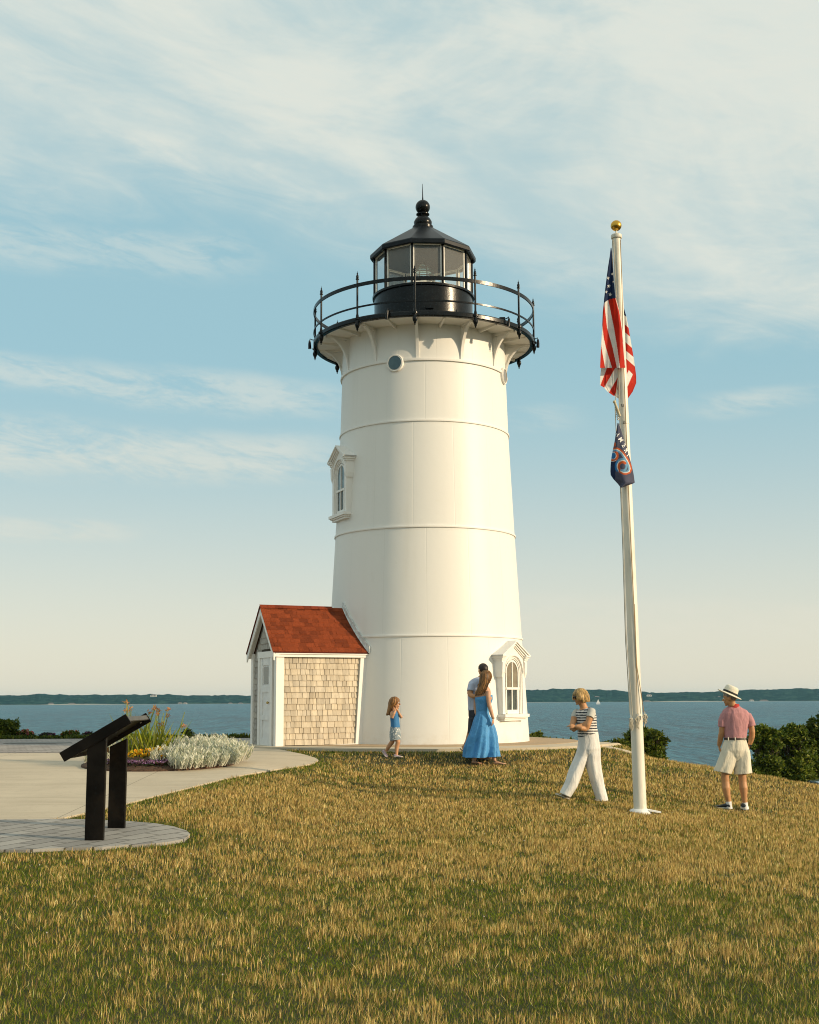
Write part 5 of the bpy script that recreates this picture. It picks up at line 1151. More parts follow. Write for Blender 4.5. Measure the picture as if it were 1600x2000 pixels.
M_slv = pm('sleeve_knit', (.46, .45, .40), .85)
mb = MB(); mb.tube([J(1152, 1386.5, -.06), J(1155.5, 1389.5, -.10), J(1155, 1395, -.14), J(1152.5, 1402.5, -.175)], [.04, .060, .062, .058], 18, cap=True); mb.build('sleeve', M_slv, P2, smooth=80)
mb = MB(); mb.tube([J(1130, 1388, .04), J(1126, 1391, .04), J(1123.5, 1396, .03), J(1121.5, 1403, -.01)], [.035, .05, .052, .050], 18, cap=True); mb.build('sleeve', M_slv, P2, smooth=80)
M_wp = pm('white_linen', (.74, .73, .70), .85, var=.05, vscale=6, bump=4, bscale=6, stretch=(1, 1, .35), spec=.15, trans=.08)
mb = wrap(J, [(1439, 1129, 1429, 1168.5, .13, 0, .3), (1450, 1129, 1446, 1170.5, .14, 0), (1463, 1127.5, 1463, 1173, .15, 0), (1472, 1129, 1472, 1171, .13, 0), (1484, 1136, 1484, 1160, .07, 0)], fold=.02, nf=8, thick=False, cap=True)
a2 = wrap(J, [(1446, 1133, 1446, 1152, .10, 0), (1460, 1128, 1462, 1156, .13, 0), (1475, 1124, 1478, 1151, .13, 0), (1487, 1119, 1491, 1145, .13, -.02), (1505, 1111, 1511, 1137.5, .125, -.04), (1530, 1103, 1538, 1127, .12, -.06), (1548.5, 1093.5, 1557.5, 1114.5, .12, -.08)], fold=.055, nf=4, thick=False, cap=True)
b2 = wrap(J, [(1446, 1146, 1446, 1166, .10, 0), (1460, 1141, 1460, 1172.5, .13, 0), (1475, 1139, 1475, 1173, .13, 0), (1487, 1141, 1487, 1173.5, .13, .02), (1505, 1146.5, 1503, 1175, .125, .03), (1530, 1154.5, 1527, 1180, .12, .05), (1565, 1165, 1563.5, 1188.5, .12, .06)], fold=.055, nf=4, ph=2, thick=False, cap=True)
join(mb, a2, b2); mb.build('trousers', M_wp, P2, remesh=.007)
M_sand = pm('shoe_sand', (.42, .36, .27), .7)
a_ = J(1112, 1562, -.08); a_.z = max(a_.z, gz(a_.x, a_.y) + .005); b_ = J(1085, 1551.5, -.11); shoe(a_, b_, P2, M_sand, M_sole, .92, .048, hgt=.07)
a_ = J(1186, 1567, .05); a_.z = gz(a_.x, a_.y) + .01; b_ = J(1163, 1567, -.02); b_.z = gz(b_.x, b_.y) + .01; shoe(a_, b_, P2, M_sand, M_sole, .92, .048, hgt=.07)
cap_hair(h, 'hair', MATS['hair_blond'], P2, hairline=.06, back=-.06, puff=.020, n=300, length=lambda d: .045 if d < 75 or d > 285 else .085, spread=.035, rad=.0065, fmin=42)
sgm = pm('sunglass_black', (.012, .008, .006), .12)
sgl = MB(); sgl.tube([h.p(-.036, .098, .012), h.p(-.014, .106, .012)], .021, 10, flat=(h.f, .3)); sgl.tube([h.p(.014, .106, .012), h.p(.036, .098, .012)], .021, 10, flat=(h.f, .3)); sgl.tube([h.p(-.055, .09, .018), h.p(-.084, .0, .014)], .005, 6); sgl.tube([h.p(.055, .09, .018), h.p(.084, .0, .014)], .005, 6); sgl.tube([h.p(-.055, .093, .02), h.p(0, .112, .022), h.p(.055, .093, .02)], .006, 6)
sgl.build('sunglasses', sgm, P2, smooth=60)

# ---- man behind the blue dress
g0 = gnd(936, 1488); Y0 = max(g0.y, 22.45); J = mkJ(Y0); g0 = Vector((g0.x, Y0, gz(g0.x, Y0)))
P4 = person('dark-haired man in pale blue shirt, half hidden behind the woman in blue', g0)
mb = MB(); h = Head(J(943.5, 1309, 0), (-.55, .83, -.05), .98); neck = J(938, 1327); h.build(mb, neck)
trow(J, [(1324, 931, 945, .05, 0), (1330, 922, 950, .08, 0), (1338, 918, 950, .10, 0), (1355, 917, 948, .105, 0), (1378, 918, 946, .10, 0), (1400, 919, 945, .10, 0)], mb)
mb.tube([J(925, 1338, -.04), J(919.5, 1345, -.10), J(917.5, 1356, -.12)], [.058, .055, .048], 14); mb.tube([J(917.5, 1356, -.12), J(924, 1360, -.2), J(935, 1362, -.24)], [.046, .040, .030], 14); hand(mb, J(935, 1362, -.24), (1, -.1, .1), (0, -1, 0), .95, .5)
mb.tube([J(946, 1340, .12), J(949, 1352, .16), J(949, 1366, .12), J(946, 1376, .04)], [.055, .05, .045, .03], 14); hand(mb, J(946, 1376, .04), (-.3, -.2, -1), (1, 0, 0), .95, .5)
mb.tube([J(927, 1395), J(921, 1425, .02), J(914, 1448, .05), J(906, 1462, .1)], [.085, .062, .05, .034], 14); mb.tube([J(940, 1395, 0), J(945, 1430, -.02), J(943, 1455, 0), J(941, 1482, 0)], [.085, .062, .055, .036], 14)
foot(mb, J(903.5, 1459, .12), J(909, 1469, .0), .9); a_ = J(938, 1487, 0); a_.z = gz(a_.x, a_.y) + .01; foot(mb, a_, a_ + Vector((.2, -.08, 0)), .98)
mb.build('body', M_skin, P4, remesh=.0065); h.eyes(P4)
M_sky = pm('shirt_pale_blue', (.46, .52, .66), .85, var=.08, bump=3, bscale=9, stretch=(1, 1, .4), trans=.1)
rows = [(1323, 930, 1322, 946, .065, 0, .2), (1326, 922.5, 1326, 950, .09, 0, .4), (1332, 915.5, 1332, 952, .115, 0), (1345, 913, 1345, 952, .125, 0), (1362, 913.5, 1362, 950, .13, 0), (1380, 914.5, 1380, 948, .13, 0), (1388, 914, 1385, 948, .13, 0)]
sk_ = wrap(J, rows, fold=.032, nf=7, thick=False, cap=True)
mb = MB(); mb.tube([J(928, 1335, -.04), J(921, 1340, -.08), J(919.5, 1350.5, -.12)], [.055, .068, .070], 18); join(sk_, mb)
mb = MB(); mb.tube([J(945, 1336, .10), J(947, 1342, .13), J(949, 1352, .16)], [.050, .060, .062], 18); join(sk_, mb)
sk_.build('shirt', M_sky, P4, remesh=.007)
M_dk = pm('shorts_dark', (.025, .03, .042), .85, var=.2)
mb = wrap(J, [(1384, 915, 1384, 948, .12, 0, .3), (1398, 915, 1398, 949, .135, 0), (1408, 917.5, 1408, 947, .12, 0), (1413, 922, 1413, 944, .08, 0)], fold=.02, thick=False, cap=True)
a2 = wrap(J, [(1403, 915, 1403, 936, .12, 0), (1420, 914, 1424, 935, .115, .01), (1432, 913, 1437, 932, .11, .03)], fold=.02, thick=False, cap=True); b2 = wrap(J, [(1403, 932, 1403, 954, .12, 0), (1420, 934, 1420, 955, .115, 0), (1436, 935, 1436, 955, .11, 0)], fold=.02, thick=False, cap=True)
join(mb, a2, b2); mb.build('shorts', M_dk, P4, remesh=.007)
cap_hair(h, 'hair', MATS['hair_dark'], P4, hairline=.055, back=-.045, puff=.006)
M_ff = pm('sandal_black', (.015, .013, .012), .6); mb = MB(); p = J(899, 1461, .1); q_ = J(909, 1470.5, -.02); d = q_ - p; mb.prism([p + Vector((0, -.04, 0)), q_ + Vector((0, -.045, 0)), q_ + Vector((0, .045, 0)), p + Vector((0, .04, 0))], (-.008, 0, -.016)); mb.build('sandal', M_ff, P4)
mb = MB(); mb.prism([a_ + Vector((-.02, -.03, -.006)), a_ + Vector((.21, -.13, -.006)), a_ + Vector((.25, -.05, -.006)), a_ + Vector((-.01, .05, -.006))], (0, 0, .014)); mb.build('sandal', M_sand, P4)

# ---- woman in blue dress
g0 = gnd(945, 1494); Y0 = g0.y; J = mkJ(Y0)
P3 = person('barefoot woman in long blue strapless dress walking right beside the tower', g0)
mb = MB(); h = Head(J(950.5, 1323, 0), (.80, .60, -.02), .95); neck = J(947, 1344, .0); h.build(mb, neck)
trow(J, [(1341, 940, 954, .045, 0), (1347, 933, 958, .065, 0), (1353, 930, 959, .085, 0), (1368, 930, 958, .09, 0), (1390, 931.5, 952.5, .085, 0), (1404, 929, 955, .11, 0), (1425, 928, 957, .11, 0)], mb)
mb.sphere(J(955, 1364, -.03), .06, seg=14, rings=10)
mb.tube([J(953.5, 1350, -.09), J(954, 1362, -.12), J(955.5, 1376, -.13)], [.045, .043, .037], 14); mb.tube([J(955.5, 1376, -.13), J(959.5, 1390, -.14), J(963.5, 1404, -.15)], [.037, .035, .024], 14); hand(mb, J(963.5, 1404, -.15), (.02, -.1, -1), (1, -.3, 0), .88, .7)
mb.tube([J(933, 1350, .05), J(930, 1364, .09), J(929, 1380, .1), J(930, 1394, .06)], [.043, .04, .035, .026], 14); hand(mb, J(930, 1394, .06), (0, 0, -1), (-1, 0, 0), .88, .5)
mb.tube([J(940, 1420, 0), J(934, 1455, 0), J(928, 1478, .02), J(926, 1487, .02)], [.075, .052, .036, .034], 14); mb.tube([J(948, 1420, 0), J(957, 1455, -.02), J(965, 1478, -.05), J(966, 1486, -.05)], [.075, .052, .036, .034], 14)
a_ = J(922, 1494, .02); a_.z = gz(a_.x, a_.y) + .01; foot(mb, a_, a_ + Vector((.16, -.12, .0)), .9); b_ = J(964, 1491, -.05); b_.z = gz(b_.x, b_.y) + .012; foot(mb, b_, b_ + Vector((.215, -.05, 0)), .9)
mb.build('body', M_skin2, P3, remesh=.006); h.eyes(P3)
M_blue = pm('dress_blue', (.085, .32, .64), .6, var=.06, vscale=8, bump=3, bscale=8, spec=.35, trans=.14)
rows = [(1362.5, 927.5, 1357, 962, .105, 0, .3), (1367, 927.5, 1366, 962.5, .115, 0, .3), (1375, 929, 1375, 959, .108, 0, .5), (1390, 930.5, 1390, 954.5, .10, 0, .6), (1397, 929.5, 1398, 957, .115, 0, .5), (1402, 927, 1403, 960, .13, 0, 1.2), (1420, 922, 1420, 966, .18, 0, 2.2), (1440, 916.5, 1440, 970, .24, 0, 3.2), (1460, 912, 1460, 973.5, .29, 0, 4.2), (1479, 908.5, 1477, 975, .33, 0, 5.0)]
wrap(J, rows, fold=.033, nf=8, seg=160, step=1.5, ph=.7).build('dress', M_blue, P3, smooth=80)
cap_hair(h, 'hair', MATS['hair_honey'], P3, hairline=.05, back=-.07, puff=.014, n=230, length=lambda d: .16 if d < 95 or d > 265 else .33, spread=-.02, rad=.008, fmin=62, sway=(-.10, .0))
mb = MB()
for k in range(3): c = J(963.2 + k * .2, 1401 + k * 1.7, -.148); mb.lathe([(.026, c.z), (.030, c.z + .003), (.026, c.z + .006)], c.x, c.y, 14)
mb.build('bracelets', pm('bracelet_gold', (.6, .45, .2), .3, metal=1), P3)

# ---- child
g0 = gnd(768, 1480); Y0 = g0.y; J = mkJ(Y0); ck = .78
P5 = person('small girl in blue tank top walking right with hands at her chin', g0)
mb = MB(); h = Head(J(771.5, 1373.5, 0), (.95, -.25, -.05), .88); neck = J(770, 1388); h.build(mb, neck)
trow(J, [(1386.5, 766, 774, .03, 0), (1390, 762.5, 777, .06, 0), (1398, 762.5, 778, .075, 0), (1415, 763.5, 779.5, .08, 0), (1428, 762, 781, .085, 0), (1440, 762, 781, .08, 0)], mb)
mb.tube([J(766, 1391, -.08), J(765, 1397, -.11), J(765.5, 1402.5, -.12)], [.032, .03, .027], 12); mb.tube([J(765.5, 1402.5, -.12), J(769.5, 1394, -.13), J(773, 1387, -.11)], [.028, .025, .019], 12); hand(mb, J(773, 1387, -.11), (.25, .3, .8), (-1, .3, .2), .62, .8)
mb.tube([J(775, 1391, .07), J(780, 1397, .05), J(784.5, 1401.5, 0)], [.030, .028, .026], 12); mb.tube([J(784.5, 1401.5, 0), J(780, 1394, -.02), J(776.5, 1387, -.03)], [.026, .023, .018], 12); hand(mb, J(776.5, 1387, -.03), (-.3, .1, .8), (1, -.3, .2), .62, .8)
mb.tube([J(775, 1438, -.03), J(777.5, 1450, -.04), J(775, 1460, -.03), J(774.5, 1475, -.03)], [.058, .043, .038, .026], 14); mb.tube([J(769, 1438, .03), J(765.5, 1450, .03), J(759.5, 1458, .05), J(754.5, 1467, .09)], [.055, .043, .038, .026], 14)
mb.build('body', M_skin3, P5, remesh=.0055); h.eyes(P5)
M_tank = pm('tank_blue', (.035, .17, .38), .8, var=.06, bump=.4, bscale=15)
wrap(J, [(1389, 765.5, 1389.5, 776.5, .062, 0, .2), (1394, 762.6, 1394, 778, .08, 0), (1403, 762, 1403, 779.5, .086, 0), (1412, 763, 1412, 780.5, .09, 0), (1421, 763, 1420.5, 781.5, .095, 0)], fold=.02, nf=7).build('tank_top', M_tank, P5, smooth=80)
m_, q = new_mat('lace'); t = q.n('ShaderNodeTexCoord').outputs['Object']; v_ = q.n('ShaderNodeTexVoronoi', {'Vector': t, 'Scale': 42.0}).outputs['Distance']; c = q.mix(q.sm(v_, .25, .5), (.72, .72, .68), (.20, .25, .28)); b = q.n('ShaderNodeBsdfPrincipled', {'Base Color': c, 'Roughness': .9}); finish(q, b.outputs[0]); M_lace = m_
def sk(rows): return wrap(J, rows, fold=.03, nf=8)
mb = sk([(1419.5, 762.5, 1419, 781, .09, 0, .3), (1430, 761, 1430, 783, .10, 0), (1440, 761, 1440, 783.5, .105, 0), (1446.5, 762, 1444, 783.5, .105, 0)]); mb.build('lace_shorts', M_lace, P5, smooth=80)
M_lil = pm('shoe_lilac', (.50, .36, .40), .7)
a_ = J(769.5, 1480, -.03); a_.z = gz(a_.x, a_.y) + .008; shoe(a_, a_ + Vector((.155, -.03, 0)), P5, M_lil, M_sole, .72, .05, hgt=.07); a_ = J(746.5, 1467.5, .1); b_ = J(756.5, 1480, .03); shoe(a_, b_, P5, M_lil, M_sole, .72, .05, hgt=.07)
cap_hair(h, 'hair', MATS['hair_child'], P5, hairline=.055, back=-.06, puff=.012, n=150, length=lambda d: .08 if d < 100 or d > 260 else .25, spread=-.02, rad=.0075, fmin=68, sway=(-.05, 0))
# ================================================================== VEGETATION
def leafmat(name, stops, trans=.3, rough=.6):
    m_, q = new_mat(name); a = q.n('ShaderNodeAttribute', attribute_name='col').outputs['Color']; b = q.n('ShaderNodeBsdfPrincipled', {'Base Color': a, 'Roughness': rough, 'Specular IOR Level': .25})
    tr = q.n('ShaderNodeBsdfTranslucent', {0: q.mix(1.0, a, (1.1, 1.2, .7), 'MULTIPLY')}); finish(q, q.n('ShaderNodeMixShader', {0: trans, 1: b.outputs[0], 2: tr.outputs[0]}).outputs[0]); return m_
M_leaf = leafmat('leaf', None, .3); M_silver = leafmat('silver_leaf', None, .22, .8); M_blade = leafmat('grass_blade', None, .28, .75); M_petal = leafmat('petal', None, .35)
M_bark = pm('bark', (.09, .065, .045), .9, var=.3, vscale=10, bump=.8, bscale=25)
def quads(name, P, D, N, L, Wd, C, mat, parent=None, kind=None, top=None, taper=.35, bend=None):
    """leaf-shaped faces: base P, direction D, side vector N, length L, width Wd, colour C (arrays)"""
    n = len(P); L_ = L[:, None]; W_ = Wd[:, None]; mid = P + D * L_ * .5; tip = P + D * L_
    if bend is not None: tip = tip + bend; mid = mid + bend * .3
    v = np.stack([P - N * W_ * .28, P + N * W_ * .28, mid + N * W_ * .5, tip + N * W_ * .5 * taper, tip - N * W_ * .5 * taper, mid - N * W_ * .5], 1).reshape(-1, 3)
    off = np.array(ORG[parent.name]) if parent is not None else (np.array(top) if top is not None else np.zeros(3)); v = v - off
    idx = (np.arange(n) * 6)[:, None]; f = np.concatenate([idx + np.array([0, 1, 2, 5]), idx + np.array([5, 2, 3, 4])], 1).reshape(-1)
    me = bpy.data.meshes.new(name); me.vertices.add(n * 6); me.vertices.foreach_set('co', v.ravel().astype(np.float32)); me.loops.add(len(f)); me.loops.foreach_set('vertex_index', f.astype(np.int32))
    me.polygons.add(n * 2); me.polygons.foreach_set('loop_start', np.arange(0, n * 8, 4, dtype=np.int32)); me.update(calc_edges=True)
    a_ = me.color_attributes.new('col', 'FLOAT_COLOR', 'POINT'); cc = np.repeat(np.concatenate([C, np.ones((n, 1))], 1), 6, axis=0); a_.data.foreach_set('color', cc.ravel().astype(np.float32)); me.materials.append(mat); me.validate()
    o = bpy.data.objects.new(name, me); link(o)
    if parent is not None: o.parent = parent
    elif top is not None: o.location = tuple(off)
    ORG[o.name] = Vector(off)
    if kind: o['kind'] = kind
    return o
def rdir(n): v = RNG.normal(size=(n, 3)); return v / np.linalg.norm(v, axis=1)[:, None]
def side_of(D): 
    A = rdir(len(D)); N = np.cross(D, A); return N / np.linalg.norm(N, axis=1)[:, None]
GREEN = np.array([[.060, .090, .010], [.10, .13, .014], [.035, .060, .008], [.17, .18, .025], [.08, .10, .012]])
def pick(pal, n, jit=.2): c = pal[RNG.integers(0, len(pal), n)]; return np.clip(c * (1 + RNG.uniform(-jit, jit, (n, 1))), 0, 1)
def shrub(name, label, cat, base, clumps, nleaf, leaf, pal=GREEN, group=None, trunk_h=0.0, flowers=None):
    """clumps: list of (dx,dy,dz,r)"""
    base = Vector(base); root = empty(name, tuple(base), label, cat, group)
    mb = MB(); 
    for i, (dx, dy, dz, r) in enumerate(clumps):
        tip = base + Vector((dx, dy, dz)); k1 = base + Vector((dx * .35, dy * .35, dz * .45)); r0 = max(.012, min(.09, r * .12))
        mb.tube([base + Vector((dx * .05, dy * .05, -.1)), k1, tip], [r0, r0 * .7, r0 * .25], 6)
        for s_ in range(3): d = Vector(rdir(1)[0]); d.z = abs(d.z); mb.tube([k1.lerp(tip, .5), tip + d * r * .6], [r0 * .35, r0 * .1], 5)
    mb.build('trunk', M_bark, root, smooth=60)
    P = []; tot = sum(c[3] ** 2 for c in clumps)
    for dx, dy, dz, r in clumps:
        m = int(nleaf * r * r / tot); d = rdir(m); rad = r * (RNG.uniform(0, 1, m) ** .38)[:, None]; sub = rdir(14) * r * .75; near = sub[RNG.integers(0, 14, m)] + rdir(m) * r * .33 * RNG.uniform(.1, 1, m)[:, None]
        w = RNG.uniform(0, 1, m)[:, None] < .6; p = np.where(w, near, d * rad * .95); p[:, 2] *= .85; P.append(p + np.array([base.x + dx, base.y + dy, base.z + dz]))
    P = np.concatenate(P); n = len(P); D = rdir(n); D[:, 2] = D[:, 2] * .6 + .25; D /= np.linalg.norm(D, axis=1)[:, None]; N = side_of(D); cl = vnoise(P[:, 0], P[:, 2] + P[:, 1], .3 * clumps[0][3] + .1, 4)[:, None]
    C = pick(pal, n) * (.75 + .5 * cl); quads('foliage', P, D, N, RNG.uniform(.7, 1.3, n) * leaf, RNG.uniform(.45, .65, n) * leaf, C, M_leaf, root)
    if flowers:
        cnt, fs, fp = flowers; nf_ = cnt; sel = P[RNG.choice(np.where(P[:, 2] > np.percentile(P[:, 2], 55))[0], nf_)]; PP = np.repeat(sel, 6, 0); DD = rdir(len(PP)); DD[:, 2] = abs(DD[:, 2]); quads('blossom', PP, DD, side_of(DD), np.full(len(PP), fs), np.full(len(PP), fs * .9), pick(np.array(fp), len(PP), .15), M_petal, root, taper=.8)
    return root
def clumpgen(n, w, d, h0, h1, r0, r1, seed):
    r = random.Random(seed); return [(r.uniform(-w, w), r.uniform(-d, d), r.uniform(h0, h1), r.uniform(r0, r1)) for _ in range(n)]
def px_shrub(name, label, cat, px0, px1, pyt, pyb, y_, nleaf, leaf, nc=8, pal=GREEN, group=None, seed=1, flowers=None, base_z=None):
    a_, b_ = at(px0, pyt, y_), at(px1, pyb, y_); w = (b_.x - a_.x) / 2; cx = (a_.x + b_.x) / 2; zt, zb_ = a_.z, b_.z; bz = gz(cx, y_) if base_z is None else base_z; hh = zt - bz
    r = random.Random(seed); cl = []
    rmax = min(w * .55, (zt - zb_) * .46)
    for i in range(nc):
        t = (i + .5) / nc * 2 - 1; rr = rmax * r.uniform(.6, 1.0); prof = 1 - .45 * abs(t) ** 1.5 * r.uniform(.3, 1.3)
        cl.append((t * (w - rr), r.uniform(-.3, .3) * w, (zt - bz) * 1.0 - rr - (1 - prof) * (zt - zb_), rr)); 
        cl.append((t * (w - rr) * .9, r.uniform(-.4, .4) * w, max(.25 * hh, (zb_ - bz) + (zt - zb_) * r.uniform(.02, .5)), rr * 1.2)); cl.append((t * (w - rr) + r.uniform(-.3, .3) * rr, r.uniform(-.5, .3) * w, (zb_ - bz) + (zt - zb_) * r.uniform(-.1, .25), rr * 1.2))
    for _ in range(nc * 2): t = r.uniform(-1, 1); rr = rmax * r.uniform(.22, .42); cl.append((t * (w - rr * .5), r.uniform(-.5, .2) * w, (zt - bz) - rr * .6 - (zt - zb_) * (abs(t) ** 1.6) * r.uniform(.1, .6) - r.uniform(0, .5) * rmax, rr))
    return shrub(name, label, cat, (cx, y_, bz), cl, nleaf, leaf, pal, group, flowers=flowers)
px_shrub('shrub', 'leafy green bush rising behind the flagpole at the edge of the bank', 'bush', 1208, 1306, 1416, 1478, 29, 9000, .085, 8, seed=3)
px_shrub('tree', 'rounded yellow-green small tree directly right of the man in the straw hat', 'tree', 1452, 1532, 1415, 1545, 50, 20000, .115, 9, seed=4, group='trees beyond the lawn', pal=GREEN * 1.35)
px_shrub('tree', 'broad sunlit tree right of the man in the straw hat', 'tree', 1500, 1596, 1412, 1550, 51, 30000, .12, 12, seed=5, group='trees beyond the lawn', pal=GREEN * 1.35)
px_shrub('tree', 'tallest dark tree at the far right, behind the broad sunlit tree', 'tree', 1542, 1700, 1388, 1545, 57, 34000, .14, 12, seed=6, group='trees beyond the lawn', pal=GREEN * 1.0)
px_shrub('hedge', 'low green bush at the right foot of the white tower', 'bush', 1030, 1072, 1430, 1478, 30.5, 3500, .07, 6, seed=8, base_z=.1)
px_shrub('hedge', 'low clipped green plants behind the walk, between tower and striped-shirt woman', 'bush', 1074, 1134, 1443, 1482, 28.5, 3500, .06, 7, seed=9, base_z=.1)
px_shrub('hedge', 'low green plants between the striped-shirt woman and the flagpole', 'bush', 1158, 1247, 1440, 1490, 28, 5000, .065, 8, seed=10, base_z=0)
px_shrub('shrub', 'dark green leafy bush at the left edge of the picture above the bay', 'bush', -22, 36, 1402, 1442, 32, 4200, .08, 6, seed=12)
PKP = [[.55, .22, .22], [.6, .35, .33], [.5, .12, .14]]
px_shrub('rose_bush', 'pink rose bush beside the dark green bush at the left edge', 'flower', 30, 68, 1425, 1441, 32, 2200, .05, 5, seed=13, flowers=(60, .05, PKP), group='flowers along the plaza edge')
px_shrub('flower_clump', 'low purple-leaved clump between the two rose bushes', 'flower', 74, 112, 1431, 1441, 32, 1200, .045, 5, seed=14, pal=np.array([[.05, .03, .05], [.04, .05, .03]]), flowers=(12, .04, [[.3, .12, .3]]), group='flowers along the plaza edge')
px_shrub('rose_bush', 'second rose bush, with reddish blooms, just left of the black information sign', 'flower', 118, 158, 1427, 1441, 32, 2200, .05, 5, seed=15, flowers=(30, .045, [[.4, .1, .08], [.45, .2, .15]]), group='flowers along the plaza edge')
px_shrub('flower_clump', 'low purple clump partly behind the slanted black board', 'flower', 160, 186, 1429, 1441, 32, 1200, .045, 4, seed=16, pal=np.array([[.07, .03, .06], [.04, .05, .03]]), flowers=(14, .04, [[.3, .1, .25]]), group='flowers along the plaza edge')
px_shrub('shrub', 'thin dark sprig of leaves behind the silver plants', 'plant', 352, 380, 1422, 1446, 31.5, 260, .07, 3, seed=17)
# continuous low cover along the edge of the bank
n = 14000; xx = np.concatenate([RNG.uniform(-13, -3.6, 9000), RNG.uniform(2.6, 9, 5000)]); yy = np.where(xx < 0, RNG.uniform(31.05, 31.9, n), np.interp(xx, [2.6, 4.2, 5.2, 7, 10], [30.5, 26.6, 25.4, 24.4, 23.4]) + RNG.uniform(0, 1.5, n))
zz = ground_z(xx, yy) + RNG.uniform(0, .045, n) * vnoise(xx, yy, .6, 2) * 2; D = rdir(n); D[:, 2] = abs(D[:, 2]) + .4; D /= np.linalg.norm(D, axis=1)[:, None]
quads('ground_cover', np.stack([xx, yy, zz], 1), D, side_of(D), RNG.uniform(.06, .12, n), RNG.uniform(.02, .05, n), pick(GREEN * .8, n), M_leaf, kind='stuff')
# rough scrub on the slope below
n = 16000; xx = RNG.uniform(3, 40, n); yy = RNG.uniform(24, 62, n); zz = ground_z(xx, yy) + RNG.uniform(0, .35, n); keep = zz < -.6; xx, yy, zz = xx[keep], yy[keep], zz[keep]; n = len(xx); keep = ~((xx > 9) & (xx < 22) & (yy > 40) & (yy < 50)); xx, yy, zz = xx[keep], yy[keep], zz[keep]; n = len(xx); D = rdir(n); D[:, 2] = abs(D[:, 2]) + .5; D /= np.linalg.norm(D, axis=1)[:, None]
quads('scrub', np.stack([xx, yy, zz], 1), D, side_of(D), RNG.uniform(.2, .4, n), RNG.uniform(.08, .16, n), pick(GREEN * .7, n), M_leaf, kind='stuff')

# ---- flower bed
BX, BY, BR = -4.02, 20.38, 1.20
M_mulch = pm('mulch', (.085, .045, .025), .95, var=.4, vscale=40, bump=1, bscale=90)
bed = circ(BX, BY, BR, 60); mb = MB(); vs = [(BX, BY, gz(BX, BY) + .14)]; n = len(bed); rings = []
for rr, hh in ((.35, .13), (.7, .10), (.92, .065), (1.0, .02), (1.01, -.05)): vs += [(BX + (x - BX) * rr, BY + (y - BY) * rr, gz(x, y) + .03 + hh) for x, y in bed]
fs = [(0, 1 + i, 1 + (i + 1) % n) for i in range(n)]
for k in range(4): fs += [(1 + k * n + i, 1 + k * n + (i + 1) % n, 1 + (k + 1) * n + (i + 1) % n, 1 + (k + 1) * n + i) for i in range(n)]
mb.add(vs, fs); o = mb.build('flower_bed_soil', M_mulch, smooth=50); o['kind'] = 'structure'
def bedz(x, y): return gz(x, y) + .06 + .08 * max(0, 1 - math.hypot(x - BX, y - BY) / BR)
SIL = np.array([[.64, .64, .55], [.56, .57, .47], [.72, .71, .62], [.46, .48, .37]])
def dusty(cx, cy, rad, h, ns, label, group='silver dusty miller plants in the bed', lean=(.25, 0)):
    root = empty('dusty_miller', (cx, cy, bedz(cx, cy)), label, 'plant', group); P = []; D = []; L = []; Wd = []; C = []; mbs = MB()
    for _ in range(ns):
        a = RNG.uniform(0, 2 * math.pi); r = rad * math.sqrt(RNG.uniform(0, 1)); bx, by = cx + r * math.cos(a), cy + r * math.sin(a); z = bedz(bx, by); hh = h * RNG.uniform(.7, 1.12) * (1 - .25 * (r / rad) ** 2)
        d = Vector((math.cos(a) * .35 * r / rad + RNG.uniform(-.12, .12) + lean[0], math.sin(a) * .35 * r / rad + RNG.uniform(-.12, .12) + lean[1], 1)).normalized(); b0 = Vector((bx, by, z)); col = SIL[RNG.integers(0, 4)] * RNG.uniform(.85, 1.12)
        mbs.tube([b0, b0 + d * hh * .6, b0 + d * hh + Vector((0, 0, .01))], [.006, .005, .002], 4)
        m = 12
        for i in range(m):
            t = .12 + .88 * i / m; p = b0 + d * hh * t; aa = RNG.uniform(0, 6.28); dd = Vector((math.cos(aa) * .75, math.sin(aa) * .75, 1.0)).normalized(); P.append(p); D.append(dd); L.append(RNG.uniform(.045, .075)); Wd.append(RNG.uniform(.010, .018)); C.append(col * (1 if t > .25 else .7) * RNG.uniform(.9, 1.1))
    P = np.array(P); D = np.array(D); quads('leaves', P, D, side_of(D), np.array(L), np.array(Wd), np.clip(np.array(C), 0, 1), M_silver, root); mbs.col = (.5, .48, .38); mbs.build('stems', MATS.get('silver_stem') or pm('silver_stem', (.48, .46, .36), .8), root)
    return root
words = ['nearest the tall yellow lilies', 'second from the lilies', 'in the middle of the silver row', 'at the tall back of the silver row', 'front of the silver row beside the purple flowers', 'front middle of the silver row on the path side', 'toward the shed in the silver row', 'outermost toward the shed at the right end of the silver row', 'behind the near sign post', 'behind the far sign post']
spots = [(-3.90, 20.9, .34, .40), (-3.50, 20.5, .34, .42), (-3.25, 20.95, .32, .45), (-3.35, 21.35, .30, .46), (-3.72, 19.75, .30, .33), (-3.30, 19.85, .32, .38), (-3.02, 20.25, .30, .40), (-2.90, 20.75, .26, .38), (-4.75, 20.6, .35, .42), (-4.45, 20.8, .36, .46)]
words += ['at the front rim right of the purple flowers', 'at the front rim of the bed beside the open path', 'lowest of the rim plants, on the side of the shed']; spots += [(-3.42, 19.42, .26, .26), (-3.12, 19.68, .26, .3), (-2.92, 20.08, .22, .3)]
for w_, (x, y, r, h_) in zip(words, spots): dusty(x, y, r, h_ * .86, 95, 'silver-grey dusty miller plant ' + w_)
dusty(-4.95, 20.1, .2, .36, 34, 'silver-grey dusty miller plant seen left of the near sign post'); dusty(-4.9, 20.75, .22, .4, 30, 'silver-grey dusty miller plant at the far left of the bed, behind the sign')
